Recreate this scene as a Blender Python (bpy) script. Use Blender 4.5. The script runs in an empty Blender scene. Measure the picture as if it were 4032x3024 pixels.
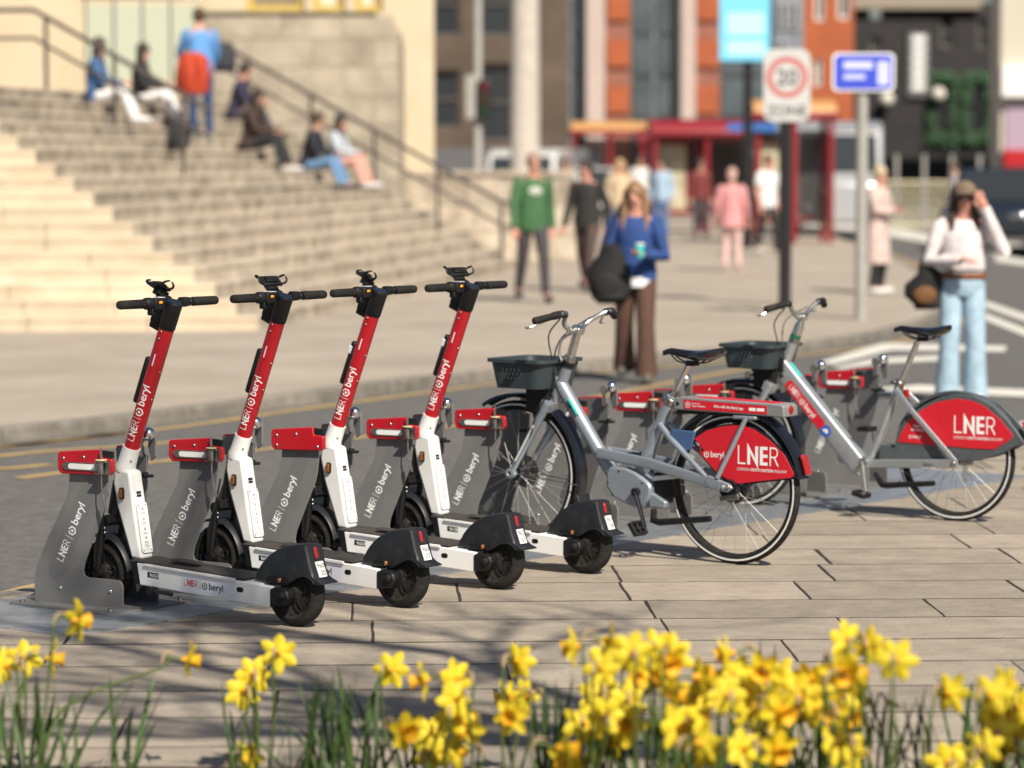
import bpy, math, random
from mathutils import Vector, Matrix
R = math.radians
random.seed(7)
sc = bpy.context.scene
COL = sc.collection

# ------------------------------------------------------------------ camera, light, exposure
CAM_H = 1.8
cam = bpy.data.cameras.new('camera'); cam_ob = bpy.data.objects.new('camera', cam); COL.objects.link(cam_ob)
cam.sensor_width = 36; cam.lens = 112.5; cam.clip_start = 0.1; cam.clip_end = 2000
cam_ob.location = (0, 0, CAM_H); cam_ob.rotation_euler = (R(90) - math.atan(229 / 3200), 0, 0)
cam.dof.use_dof = True; cam.dof.focus_distance = 12.75; cam.dof.aperture_fstop = 2.15
sc.camera = cam_ob
SUN_EL, SUN_AZ = R(44), math.atan2(.43, -.90)          # azimuth measured from +Y towards +X
sdir = Vector((math.sin(SUN_AZ) * math.cos(SUN_EL), math.cos(SUN_AZ) * math.cos(SUN_EL), math.sin(SUN_EL)))
w = bpy.data.worlds.new('World'); sc.world = w; w.use_nodes = True
nt = w.node_tree; sky = nt.nodes.new('ShaderNodeTexSky'); sky.sky_type = 'NISHITA'; sky.sun_disc = False
sky.sun_elevation = SUN_EL; sky.sun_rotation = SUN_AZ; sky.air_density = 1.0; sky.dust_density = 1.5
bg = nt.nodes['Background']; bg.inputs['Strength'].default_value = 0.052
nt.links.new(sky.outputs[0], bg.inputs['Color'])
sl = bpy.data.lights.new('sun', 'SUN'); sl.energy = 5.0; sl.angle = R(.5); sl.color = (1, .92, .78)
so = bpy.data.objects.new('sun', sl); COL.objects.link(so); so.rotation_euler = sdir.to_track_quat('Z', 'Y').to_euler()
vs = sc.view_settings; vs.view_transform = 'Standard'; vs.look = 'None'; vs.gamma = 1; vs.use_curve_mapping = False
vs.exposure = 0.46

# ------------------------------------------------------------------ materials
def lin(c):
    return tuple(((v / 255) / 12.92 if v / 255 < .04045 else ((v / 255 + .055) / 1.055) ** 2.4) for v in c)
MATS = {}
def mat(name, col, rough=.5, metal=0, var=0, scale=8, bump=0, bscale=60, spec=.5, coat=0, col2=None, stretch=None, rnd=0, trans=0, sss=0, detail=6, contrast=None, nrough=.62):
    """procedural material: base colour varied by noise (towards col2), optional bump, optional per-object variation"""
    if name in MATS: return MATS[name]
    m = bpy.data.materials.new(name); m.use_nodes = True; MATS[name] = m
    n = m.node_tree; L = n.links; b = n.nodes['Principled BSDF']
    b.inputs['Roughness'].default_value = rough; b.inputs['Metallic'].default_value = metal
    b.inputs['Specular IOR Level'].default_value = spec; b.inputs['Coat Weight'].default_value = coat
    b.inputs['Base Color'].default_value = (*col, 1)
    if sss:
        b.inputs['Subsurface Weight'].default_value = sss; b.inputs['Subsurface Radius'].default_value = (.02, .01, .004); b.inputs['Subsurface Scale'].default_value = .3
    tc = n.nodes.new('ShaderNodeTexCoord'); vec = tc.outputs['Object']
    if stretch:
        mp = n.nodes.new('ShaderNodeMapping'); mp.inputs['Scale'].default_value = stretch
        L.new(vec, mp.inputs[0]); vec = mp.outputs[0]
    csrc = None
    if var or col2:
        nz = n.nodes.new('ShaderNodeTexNoise'); nz.inputs['Scale'].default_value = scale; nz.inputs['Detail'].default_value = detail; nz.inputs['Roughness'].default_value = nrough
        L.new(vec, nz.inputs['Vector'])
        if rnd:
            oi = n.nodes.new('ShaderNodeObjectInfo'); mo = n.nodes.new('ShaderNodeVectorMath'); mo.operation = 'MULTIPLY_ADD'
            cx = n.nodes.new('ShaderNodeCombineXYZ'); L.new(oi.outputs['Random'], cx.inputs[0]); L.new(oi.outputs['Random'], cx.inputs[1])
            mo.inputs[1].default_value = (37, 53, 0); L.new(cx.outputs[0], mo.inputs[0]); L.new(vec, mo.inputs[2]); L.new(mo.outputs[0], nz.inputs['Vector'])
        rp = n.nodes.new('ShaderNodeValToRGB'); rp.color_ramp.elements[0].position = (contrast or (.32, .68))[0]; rp.color_ramp.elements[1].position = (contrast or (.32, .68))[1]
        c2 = col2 or tuple(min(1, c * (1 + var)) for c in col)
        c1 = col if col2 else tuple(c * (1 - var) for c in col)
        rp.color_ramp.elements[0].color = (*c1, 1); rp.color_ramp.elements[1].color = (*c2, 1)
        L.new(nz.outputs['Fac'], rp.inputs[0]); csrc = rp.outputs[0]
        rm = n.nodes.new('ShaderNodeMapRange'); rm.inputs['To Min'].default_value = max(.03, rough - .1); rm.inputs['To Max'].default_value = min(1, rough + .1)
        L.new(nz.outputs['Fac'], rm.inputs['Value']); L.new(rm.outputs[0], b.inputs['Roughness'])
    if rnd:
        oi = n.nodes.new('ShaderNodeObjectInfo'); hs = n.nodes.new('ShaderNodeHueSaturation')
        mr = n.nodes.new('ShaderNodeMapRange'); mr.inputs['To Min'].default_value = 1 - rnd; mr.inputs['To Max'].default_value = 1 + rnd
        L.new(oi.outputs['Random'], mr.inputs['Value']); L.new(mr.outputs[0], hs.inputs['Value'])
        if csrc: L.new(csrc, hs.inputs['Color'])
        else: hs.inputs['Color'].default_value = (*col, 1)
        csrc = hs.outputs[0]
    if csrc: L.new(csrc, b.inputs['Base Color'])
    if bump:
        n2 = n.nodes.new('ShaderNodeTexNoise'); n2.inputs['Scale'].default_value = bscale; n2.inputs['Detail'].default_value = 5
        L.new(vec, n2.inputs['Vector'])
        bp = n.nodes.new('ShaderNodeBump'); bp.inputs['Strength'].default_value = bump; bp.inputs['Distance'].default_value = .01
        L.new(n2.outputs['Fac'], bp.inputs['Height']); L.new(bp.outputs[0], b.inputs['Normal'])
    if trans:
        tr = n.nodes.new('ShaderNodeBsdfTranslucent'); mx = n.nodes.new('ShaderNodeMixShader'); mx.inputs[0].default_value = trans
        if csrc: L.new(csrc, tr.inputs[0])
        else: tr.inputs[0].default_value = (*col, 1)
        L.new(b.outputs[0], mx.inputs[1]); L.new(tr.outputs[0], mx.inputs[2]); L.new(mx.outputs[0], n.nodes['Material Output'].inputs[0])
    return m
RED = mat('red_paint', (.40, .006, .014), .42, var=.05, scale=30, coat=.15)
REDB = mat('red_vinyl', (.56, .010, .024), .5, var=.04, scale=40)
WHITE = mat('white_paint', (.78, .78, .77), .38, var=.05, scale=9, coat=.2)
SCUFF = mat('scuffed_white_alloy', (.80, .80, .79), .42, col2=(.46, .42, .37), scale=11, nrough=.75, contrast=(.58, .80), stretch=(1, 1, 4))
STICK = mat('white_sticker', (.74, .75, .82), .4)
INKW = mat('white_print', (.82, .82, .82), .5)
INKG = mat('grey_print', (.35, .35, .36), .5)
INKK = mat('black_print', (.02, .02, .022), .5)
BLACK = mat('black_plastic', (.009, .009, .010), .5, spec=.35, var=.25, scale=30, bump=.08, bscale=300)
BLACKG = mat('black_gloss', (.010, .011, .016), .22, coat=.3)
FENDER = mat('dark_fender_plastic', (.014, .015, .018), .45, spec=.4, col2=(.035, .034, .034), scale=18, contrast=(.5, .9), bump=.05)
RUBBER = mat('tyre_rubber', (.012, .0115, .011), .75, spec=.3, col2=(.045, .041, .036), scale=22, contrast=(.5, .85), bump=.5, bscale=160)
HUB = mat('dirty_motor_hub', (.011, .0105, .010), .55, spec=.4, col2=(.05, .04, .03), scale=20, contrast=(.48, .85), bump=.25, bscale=120)
GRIP = mat('deck_grip', (.045, .038, .034), .9, var=.3, scale=20, bump=.6, bscale=400)
DOCKG = mat('dock_grey_paint', (.150, .148, .148), .5, var=.08, scale=5, bump=.04, bscale=500)
PILL = mat('dock_grey_vinyl', (.135, .135, .138), .62)
STEEL = mat('stainless_steel', (.42, .40, .38), .32, 1, var=.12, scale=40)
CHROME = mat('polished_chrome', (.8, .8, .8), .12, 1)
GALV = mat('galvanised_plate', (.25, .28, .31), .42, .7, col2=(.50, .53, .57), scale=9, stretch=(1, 3, 1), bump=.12, bscale=40, rnd=.08)
SILV = mat('silver_frame_paint', (.30, .34, .39), .34, .45, var=.06, scale=20, coat=.35)
SILV2 = mat('grey_silver_frame_paint', (.42, .44, .46), .34, .55, var=.06, scale=20, coat=.3)
ALU = mat('brushed_aluminium', (.66, .65, .63), .3, 1, var=.08, scale=60)
RIM = mat('rim_aluminium', (.70, .70, .70), .35, .85)
RACK = mat('grey_rack_plastic', (.20, .20, .21), .5, var=.1, scale=20)
BASK = mat('slate_basket_plastic', (.032, .045, .052), .5, var=.12, scale=12)
SLATE = mat('slate_fender_plastic', (.075, .085, .095), .5, var=.12, scale=16)
AMBER = mat('amber_reflector', (.32, .09, .01), .2, coat=.6)
ORANGE = mat('orange_button', (.80, .33, .02), .4)
REDL = mat('red_lamp_lens', (.32, .008, .010), .15, coat=.8)
YEL = mat('yellow_washer', (.78, .70, .42), .5)
SPOKE = mat('spoke_steel', (.34, .33, .32), .5, .55)
REFLW = mat('reflective_white_tape', (.72, .73, .72), .35)
TEAL = mat('teal_sticker', (.04, .46, .42), .4)
BLUED = mat('blue_roundel', (.03, .09, .42), .4)
CABLE = mat('black_cable', (.010, .010, .010), .5)
GREENB = mat('green_band', (.01, .12, .06), .5)

# ------------------------------------------------------------------ mesh builder
class M:
    def __init__(s): s.v = []; s.f = []; s.m = []
    def add(s, vs, fs, mi=0, T=None):
        o = len(s.v)
        s.v += [tuple(T @ Vector(p)) if T is not None else tuple(p) for p in vs]
        s.f += [tuple(i + o for i in f) for f in fs]; s.m += [mi] * len(fs); return s
    def box(s, c, d, rot=None, mi=0):
        x, y, z = d[0] / 2, d[1] / 2, d[2] / 2
        T = Matrix.Translation(c) @ (rot.to_4x4() if rot is not None else Matrix())
        return s.add([(-x, -y, -z), (x, -y, -z), (x, y, -z), (-x, y, -z), (-x, -y, z), (x, -y, z), (x, y, z), (-x, y, z)],
                     [(3, 2, 1, 0), (4, 5, 6, 7), (0, 1, 5, 4), (1, 2, 6, 5), (2, 3, 7, 6), (3, 0, 4, 7)], mi, T)
    def prism(s, poly, a, b, axis='y', mi=0, T=None):
        """polygon given in the plane across axis, extruded from a to b along it"""
        n = len(poly)
        area = sum(poly[i][0] * poly[(i + 1) % n][1] - poly[(i + 1) % n][0] * poly[i][1] for i in range(n))
        if area < 0: poly = poly[::-1]
        put = {'y': lambda p, t: (p[0], t, p[1]), 'x': lambda p, t: (t, p[0], p[1]), 'z': lambda p, t: (p[0], p[1], t)}[axis]
        vs = [put(p, a) for p in poly] + [put(p, b) for p in poly]
        flip = (axis == 'y') != (b < a)
        fs = [tuple(range(n))[::-1], tuple(range(n, 2 * n))] + [(i, (i + 1) % n, n + (i + 1) % n, n + i) for i in range(n)]
        if flip: fs = [f[::-1] for f in fs]
        return s.add(vs, fs, mi, T)
    def tube(s, pts, r, n=10, mi=0, cap=True, ell=None):
        pts = [Vector(p) for p in pts]; k = len(pts); rr = r if isinstance(r, (list, tuple)) else [r] * k
        t0 = (pts[1] - pts[0]).normalized(); up = Vector((0, 0, 1)) if abs(t0.z) < .9 else Vector((1, 0, 0))
        x = t0.cross(up).normalized(); vs = []
        for i, p in enumerate(pts):
            t = (pts[min(i + 1, k - 1)] - pts[max(i - 1, 0)]).normalized()
            x = (x - t * x.dot(t)).normalized(); y = t.cross(x)
            q = rr[i] if isinstance(rr[i], (tuple, list)) else (rr[i], rr[i])
            for j in range(n):
                a = 2 * math.pi * j / n; vs.append(p + x * math.cos(a) * q[0] + y * math.sin(a) * q[1])
        fs = [(i * n + j, i * n + (j + 1) % n, (i + 1) * n + (j + 1) % n, (i + 1) * n + j) for i in range(k - 1) for j in range(n)]
        if cap: fs += [tuple(range(n))[::-1], tuple(range((k - 1) * n, k * n))]
        return s.add(vs, fs, mi)
    def loft(s, rings, mi=0, cap=True):
        n = len(rings[0]); vs = [p for r_ in rings for p in r_]
        fs = [(i * n + j, i * n + (j + 1) % n, (i + 1) * n + (j + 1) % n, (i + 1) * n + j) for i in range(len(rings) - 1) for j in range(n)]
        if cap: fs += [tuple(range(n))[::-1], tuple(range((len(rings) - 1) * n, len(rings) * n))]
        return s.add(vs, fs, mi)
    def lathe(s, prof, c=(0, 0, 0), n=40, axis='y', mi=0, a0=0, a1=360, closed=False):
        full = abs(a1 - a0) >= 360; k = n if full else n + 1; vs = []; m = len(prof)
        for j in range(k):
            a = R(a0 + (a1 - a0) * j / n); ca, sa = math.cos(a), math.sin(a)
            for r, h in prof:
                p = (r * ca, h, r * sa) if axis == 'y' else (r * ca, r * sa, h) if axis == 'z' else (h, r * ca, r * sa)
                vs.append((p[0] + c[0], p[1] + c[1], p[2] + c[2]))
        fs = []; seg = m if closed else m - 1
        for j in range(n):
            for i in range(seg):
                a_, b_ = j * m + i, j * m + (i + 1) % m; c_, d_ = ((j + 1) % k) * m + (i + 1) % m, ((j + 1) % k) * m + i
                fs.append((a_, b_, c_, d_) if axis == 'y' else (d_, c_, b_, a_))
        return s.add(vs, fs, mi)
    def sphere(s, c, r, n=14, m=8, mi=0, rot=None):
        q = r if isinstance(r, (tuple, list)) else (r, r, r); vs = [(0, 0, q[2])]
        for i in range(1, m):
            b = math.pi * i / m
            for j in range(n):
                a = 2 * math.pi * j / n; vs.append((q[0] * math.sin(b) * math.cos(a), q[1] * math.sin(b) * math.sin(a), q[2] * math.cos(b)))
        vs.append((0, 0, -q[2])); fs = [(0, 1 + j, 1 + (j + 1) % n) for j in range(n)]
        fs += [(1 + i * n + j, 1 + (i + 1) * n + j, 1 + (i + 1) * n + (j + 1) % n, 1 + i * n + (j + 1) % n) for i in range(m - 2) for j in range(n)]
        fs += [(len(vs) - 1, 1 + (m - 2) * n + (j + 1) % n, 1 + (m - 2) * n + j) for j in range(n)]
        return s.add(vs, fs, mi, Matrix.Translation(c) @ (rot.to_4x4() if rot is not None else Matrix()))
    def flat(s, polys, put, mi=0):
        """2D polygons laid on a surface by put(x, y)"""
        for p in polys: s.add([put(*q) for q in p], [tuple(range(len(p)))], mi)
        return s
    def mesh(s, name, mats, smooth=True, ang=38):
        me = bpy.data.meshes.new(name); me.from_pydata(s.v, [], s.f); me.update()
        for m_ in (mats if isinstance(mats, (list, tuple)) else [mats]): me.materials.append(m_)
        if any(s.m): me.polygons.foreach_set('material_index', s.m)
        if smooth:
            me.polygons.foreach_set('use_smooth', [True] * len(me.polygons)); me.set_sharp_from_angle(angle=R(ang))
        return me
    def build(s, name, mats, parent=None, smooth=True, ang=38, bevel=0, loc=None, rot=None):
        return obj(name, s.mesh(name, mats, smooth, ang), parent, bevel, loc, rot)
def obj(name, me, parent=None, bevel=0, loc=None, rot=None):
    o = bpy.data.objects.new(name, me); COL.objects.link(o)
    if parent: o.parent = parent
    if loc is not None: o.location = loc
    if rot is not None: o.rotation_euler = rot
    if bevel:
        b = o.modifiers.new('bevel', 'BEVEL'); b.width = bevel; b.segments = 2; b.limit_method = 'ANGLE'; b.angle_limit = R(40)
    return o
def thing(name, label, cat, loc=(0, 0, 0), rz=0, group=None):
    o = bpy.data.objects.new(name, None); COL.objects.link(o); o.location = loc; o.rotation_euler = (0, 0, rz); o.empty_display_size = .1
    return tag(o, label, cat, group)
def tag(o, label, cat=None, group=None, kind=None):
    if label: o['label'] = label
    if cat: o['category'] = cat
    if group: o['group'] = group
    if kind: o['kind'] = kind
    return o
def struct(o): o['kind'] = 'structure'; return o
KIDS = {}
def kids(o): return [c for c in bpy.data.objects if c.parent == o]
def copy_tree(root, loc, rz, label):
    def rec(o, par):
        c = o.copy(); COL.objects.link(c); c.parent = par
        for ch in TREE[o.name]: rec(ch, c)
        return c
    TREE = {}
    for o in bpy.data.objects: TREE.setdefault(o.name, [])
    for o in bpy.data.objects:
        if o.parent: TREE[o.parent.name].append(o)
    r = rec(root, None); r.location = loc; r.rotation_euler = (0, 0, rz); r['label'] = label
    return r
def bez(p, n=12):
    p = [Vector(q) for q in p]; out = []
    for i in range(n + 1):
        t = i / n; q = p[:]
        while len(q) > 1: q = [a.lerp(b, t) for a, b in zip(q, q[1:])]
        out.append(q[0])
    return out
def spline(pts, n=6):
    P = [Vector(p) for p in pts]; out = []
    for i in range(len(P) - 1):
        a, b, c, d = P[max(i - 1, 0)], P[i], P[i + 1], P[min(i + 2, len(P) - 1)]
        for k in range(n):
            t = k / n; out.append(.5 * ((2 * b) + (c - a) * t + (2 * a - 5 * b + 4 * c - d) * t * t + (3 * b - a - 3 * c + d) * t ** 3))
    return out + [P[-1]]
def rrect(x0, y0, x1, y1, r, n=5):
    out = []
    for cx, cy, a in ((x1 - r, y1 - r, 0), (x0 + r, y1 - r, 90), (x0 + r, y0 + r, 180), (x1 - r, y0 + r, 270)):
        out += [(cx + r * math.cos(R(a + 90 * i / n)), cy + r * math.sin(R(a + 90 * i / n))) for i in range(n + 1)]
    return out

# ------------------------------------------------------------------ lettering as flat polygons
TXT = {}
def text(sx, size=1.0, bold=0):
    """polygons of a word in the built-in font: origin at its left on the baseline; returns (polygons, width)"""
    if (sx, bold) not in TXT:
        cu = bpy.data.curves.new('t', 'FONT'); cu.body = sx; cu.size = 1; cu.resolution_u = 3; cu.offset = bold; cu.fill_mode = 'FRONT'
        o = bpy.data.objects.new('t', cu); COL.objects.link(o); dg = bpy.context.evaluated_depsgraph_get()
        me = o.evaluated_get(dg).to_mesh(); vv = [tuple(v.co[:2]) for v in me.vertices]
        ps = [[vv[i] for i in p.vertices] for p in me.polygons]; TXT[(sx, bold)] = (ps, max([v[0] for v in vv] or [0]))
        bpy.data.objects.remove(o); bpy.data.curves.remove(cu)
    ps, wd = TXT[(sx, bold)]
    return [[(x * size, y * size) for x, y in p] for p in ps], wd * size
def lner(h):
    """the railway's letters: thin L and R, heavy N with spiked ends and heavy E"""
    t, b = .085, .20; P = []
    P += [[(0, 0), (t, 0), (t, 1), (0, 1)], [(t, 0), (.52, 0), (.52, t), (t, t)]]
    x = .64; P += [[(x, 0), (x + b, 0), (x + b, .60), (x, 1.17)], [(x, 1.17), (x + b, .60), (x + .74, -.2), (x + .54, .36)], [(x + .54, .36), (x + .74, -.2), (x + .74, 1), (x + .54, 1)]]
    x = 1.50; P += [[(x, 0), (x + b, 0), (x + b, 1), (x, 1)]] + [[(x + b, y), (x + .52, y), (x + .52, y + .17), (x + b, y + .17)] for y in (0, .415, .83)]
    x = 2.16; P += [[(x, 0), (x + t, 0), (x + t, 1), (x, 1)], [(x + t, 1 - t), (x + .3, 1 - t), (x + .3, 1), (x + t, 1)], [(x + t, .42), (x + .3, .42), (x + .3, .42 + t), (x + t, .42 + t)]]
    for i in range(8):
        a, c = R(90 - 22.5 * i), R(90 - 22.5 * (i + 1)); ro, ri = .29, .205
        P.append([(x + .3 + r * math.cos(q) * .9, .71 + r * math.sin(q)) for r, q in ((ro, a), (ri, a), (ri, c), (ro, c))])
    P += [[(x + .27, .42), (x + .52, 0), (x + .62, 0), (x + .37, .44)]]
    return [[(px * h, py * h) for px, py in p] for p in P], 2.78 * h
def hexlogo(h):
    P = []; q = lambda a, r: (.5 * h + r * h * math.cos(R(a)), .36 * h + r * h * math.sin(R(a)))
    for i in range(6):
        a = 90 + 60 * i
        if i == 0: P.append([q(a + 25, .50), q(a + 60, .56), q(a + 60, .40), q(a + 25, .35)])
        else: P.append([q(a, .56), q(a + 60, .56), q(a + 60, .40), q(a, .40)])
    P.append([q(90 + 60 * i, .17) for i in range(6)])
    return P, h
def fine(ps, mx=.006):
    """cut polygons into small triangles so that they can wrap a curved surface"""
    out = []; st = [[p[0], p[i], p[i + 1]] for p in ps for i in range(1, len(p) - 1)]
    while st:
        t = st.pop(); e = [(math.dist(t[i], t[(i + 1) % 3]), i) for i in range(3)]; l_, i = max(e)
        if l_ <= mx: out.append(t); continue
        a, b, c = t[i], t[(i + 1) % 3], t[(i + 2) % 3]; m_ = ((a[0] + b[0]) / 2, (a[1] + b[1]) / 2); st += [[a, m_, c], [m_, b, c]]
    return out
def shift(ps, dx, dy=0): return [[(x + dx, y + dy) for x, y in p] for p in ps]
def lner_beryl(h, gap=.42):
    """LNER | (hexagon) beryl on one line, letter height h; returns two lists (railway, beryl) and the width"""
    a, wa = lner(h); bar = [[(wa + gap * h, -.15 * h), (wa + gap * h + .05 * h, -.15 * h), (wa + gap * h + .05 * h, 1.1 * h), (wa + gap * h, 1.1 * h)]]
    x = wa + 2 * gap * h; lg, wl = hexlogo(1.05 * h); b, wb = text('beryl', 1.45 * h, .012)
    return a, bar + shift(lg, x) + shift(b, x + 1.35 * h), x + 1.35 * h + wb
def beryl(h):
    lg, wl = hexlogo(1.05 * h); b, wb = text('beryl', 1.45 * h, .012)
    return lg + shift(b, 1.35 * h), 1.35 * h + wb
# ------------------------------------------------------------------ the row of docking bays
TH = R(142.8)
UX = Vector((math.cos(TH), math.sin(TH), 0)); VX = Vector((-math.sin(TH), math.cos(TH), 0))     # forward, left (towards the viewer)
def bay(i): return Vector((-.828 + .3856 * i, 12.156 + .5207 * i, 0))
def atbay(i, u=0, v=0): return bay(i) + UX * u + VX * v

def wheel(parent, name, c, r, tyre_r, tyre_w, rim=True, spokes=28, hubr=.03, hubw=.05):
    """bicycle wheel: hub > tyre, rim, reflective ring, spokes"""
    h = M().lathe([(.0, -hubw), (.012, -hubw), (.012, -hubw + .012), (hubr, -hubw + .014), (hubr, hubw - .014), (.012, hubw - .012), (.012, hubw), (.0, hubw)], n=20)
    hub = h.build(name, BLACKG, parent, loc=c)
    rc = r - tyre_r; pr = [(rc + tyre_r * math.cos(R(a)), tyre_w * math.sin(R(a))) for a in range(-150, 151, 25)]
    M().lathe(pr, n=72, closed=True).build('tyre', RUBBER, hub)
    ri = rc - tyre_r * .55
    M().lathe([(ri, -.012), (ri + .004, -.013), (ri + .018, -.0125), (ri + .018, .0125), (ri + .004, .013), (ri, .012), (ri - .006, .006), (ri - .006, -.006)], n=72, closed=True).build('rim', RIM, hub)
    rs = rc + .004
    for sgn in (1, -1):
        M().lathe([(rs - .003, sgn * (tyre_w * .97 + .0012)), (rs + .005, sgn * (tyre_w * .97 + .0012))], n=72).build('reflective_ring', REFLW, hub)
    sm = {}
    for sgn in (1, -1):
        for lean in (1, -1):
            a = R(24) * lean
            sm[(sgn, lean)] = M().tube([(hubr * .9 * math.cos(a), sgn * (hubw - .018), hubr * .9 * math.sin(a)), (ri, 0, 0)], .0012, 4).mesh('spoke', SPOKE)
    for k in range(spokes):
        obj('spoke', sm[(1 if k % 2 else -1, 1 if (k // 2) % 2 else -1)], hub, rot=(0, -2 * math.pi * k / spokes, 0))
    return hub

# ---- one dock: two splayed plates with red caps, locking arm on the near one
PLATE = [(0, .006), (0, .098), (.008, .114), (.024, .121), (.165, .124), (.182, .131), (.188, .148), (.180, .185), (.086, .40), (.075, .44), (.068, .50), (.066, .598), (.088, .604), (.094, .632), (.272, .616), (.272, .55), (.250, .54), (.252, .50), (.264, .44), (.362, .265), (.410, .165), (.424, .12), (.426, .006)]
CAP = [(.029, .553), (.040, .540), (.272, .536), (.285, .546), (.290, .560), (.290, .614), (.282, .624), (.088, .640), (.080, .634), (.076, .606), (.036, .604), (.029, .598)]
SPLAY = R(10)
PDIR = Vector((-.427, .904)).normalized(); PUP = Vector((.904, .427)).normalized()
def dock(i, arm, label, extra=False):
    t = thing('docking_station', label, 'docking station', bay(i), TH, 'grey docking stations in a row')
    base = M().prism(rrect(.74, -.26, 1.31, .26, .03), .004, .012, 'z'); base.build('base_flange', DOCKG, t, bevel=.002)
    for px, py in ((.79, .20), (1.26, .22), (.79, -.20), (1.26, -.22)):
        M().lathe([(0, .012), (.009, .012), (.009, .006), (.011, .005), (.011, 0)], (px, py, .012), 6, 'z').build('bolt', STEEL, t)
    for sgn in (1, -1):
        off = (.815, sgn * .10, 0); rz = (0, 0, sgn * SPLAY)
        p = M().prism(PLATE, -.004, .004); p.v = [(x, y * sgn, z) for x, y, z in p.v]
        if sgn < 0: p.f = [f[::-1] for f in p.f]
        pl = p.build('side_plate', DOCKG, t, bevel=.0015, loc=off, rot=rz)
        c = M().prism(CAP if sgn > 0 else [(.125, .545), (.272, .536), (.285, .546), (.290, .614), (.282, .624), (.125, .636)], sgn * .0045, sgn * .028); cp = c.build('red_cap', RED, t, bevel=.004, loc=off, rot=rz)
        if sgn > 0: M().prism([(.034, .606), (.075, .608), (.086, .636), (.034, .632)], sgn * .005, sgn * .022).build('notch_shade_block', BLACK, cp)  # black block paints the shade inside the hollow cap's notch
        y0 = sgn * .028
        for rx, rz_ in ((.262, .598), (.165, .606), (.262, .556) if not arm else (.262, .57), (.06, .556)):
            if (arm and rz_ < .56) or (sgn < 0 and rx < .13): continue
            M().sphere((rx, y0, rz_), (.0075, .005, .0075), 10, 6).build('rivet', STEEL, cp)
        for bx in (.06, .30):
            M().sphere((bx, sgn * .004, .075), (.009, .006, .009), 10, 6).build('bolt', CHROME, pl)
        if sgn > 0:
            pill = []
            for k in range(17): a = R(-90 - 180 * k / 16 + 90 + 0); pill.append(a)
            c0 = Vector((.318, .145)); c1 = Vector((.155, .49)); ax = (c1 - c0).normalized(); nx = Vector((ax.y, -ax.x)); pp = []
            for k in range(13): a = R(180 * k / 12); pp.append(c1 + nx * .038 * math.cos(a) + ax * .038 * math.sin(a))
            for k in range(13): a = R(180 + 180 * k / 12); pp.append(c0 + nx * .038 * math.cos(a) + ax * .038 * math.sin(a))
            M().prism([tuple(q) for q in pp], .0042, .0048).build('vinyl_badge', PILL, pl)
            a, b, wd = lner_beryl(.033)
            st = Vector((.300, .185)) - PUP * .016
            put = lambda x, y: (st.x + PDIR.x * x + PUP.x * y, .0054, st.y + PDIR.y * x + PUP.y * y)
            M().flat(a + b, put).build('lettering', INKW, pl, smooth=False)
            if arm:
                M().prism(rrect(.085, .553, .262, .585, .014), .027, .033).build('locking_arm', STEEL, t, bevel=.001, loc=off, rot=rz)
                M().prism(rrect(.105, .558, .235, .580, .011), .0333, .0343).build('reflective_strip', REFLW, t, loc=off, rot=rz)
                k = M().box((.066, .042, .594), (.058, .032, .005)).box((.066, .042, .547), (.058, .034, .005)).box((.066, .030, .570), (.056, .006, .046))
                k.lathe([(0, .548), (.010, .548), (.010, .592), (0, .592)], (.068, .047, 0), 16, 'z')
                k.build('lock_clamp', STEEL, t, bevel=.001, loc=off, rot=rz)
                M().lathe([(.005, .598), (.022, .599), (.023, .602), (.005, .603)], (.068, .047, 0), 20, 'z').build('yellow_washer', YEL, t, loc=off, rot=rz)
                M().tube([(.068, .047, .60), (.068, .047, .635), (.068, .047, .643), (.068, .047, .652)], [.005, .005, .0035, .002], 8).build('lock_pin', STEEL, t, loc=off, rot=rz)
                M().tube(spline([(.066, .047, .545), (.064, .05, .50), (.058, .05, .462)], 5), .0028, 6).build('lock_cable', STEEL, t, loc=off, rot=rz)
                M().tube([(.058, .05, .462), (.056, .05, .455), (.044, .05, .40)], [.0045, .006, .0055], 8).build('cable_end', STEEL, t, loc=off, rot=rz)
        else:
            # hook and ball catch on the inner face of the far plate
            M().box((.05, .03, .52), (.07, .05, .012)).box((.02, .045, .528), (.02, .02, .02)).build('hook', BLACK, t, bevel=.004, loc=off, rot=rz)
            M().prism([(.0, .60), (.03, .58), (.05, .64), (.04, .695), (.02, .705), (.0, .69)], .002, .010).build('ball_bracket', DOCKG, t, bevel=.002, loc=off, rot=rz)
            M().sphere((.018, .03, .690), .028, 20, 12).build('ball_catch', CHROME, t, loc=off, rot=rz)
            M().lathe([(0, .02), (.022, .02), (.022, .03), (0, .03)], (.075, -.0, .67), 16).build('roller', STEEL, t, loc=off, rot=rz)
            M().box((.075, .025, .63), (.02, .006, .07)).build('roller_bracket', STEEL, t, bevel=.001, loc=off, rot=rz)
    M().box((1.22, 0, .05), (.012, .30, .085)).build('cross_plate', DOCKG, t, bevel=.002)
    return t
DL = ['grey docking station at the left end, holding the scooter nearest the flowers', 'grey docking station second from the left, red caps, scooter with plate 960 07', 'grey docking station with plain riveted red cap and no lock arm, third scooter',
      'grey docking station fourth from the left, behind the scooter with plate 961 38', 'grey docking station around the front wheel of the bike with a rear rack', 'empty grey docking station seen through the rack bike\'s frame, just right of its front wheel',
      'empty grey docking station behind the rack bike\'s saddle post and seat tube', 'grey docking station around the front wheel of the right-hand V-framed bike', 'empty grey docking station seen past the V-framed bike\'s down tube', 'empty grey docking station farthest along the row, seen between the V frame tubes']
for i in range(10): dock(i, i != 2, DL[i])

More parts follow.
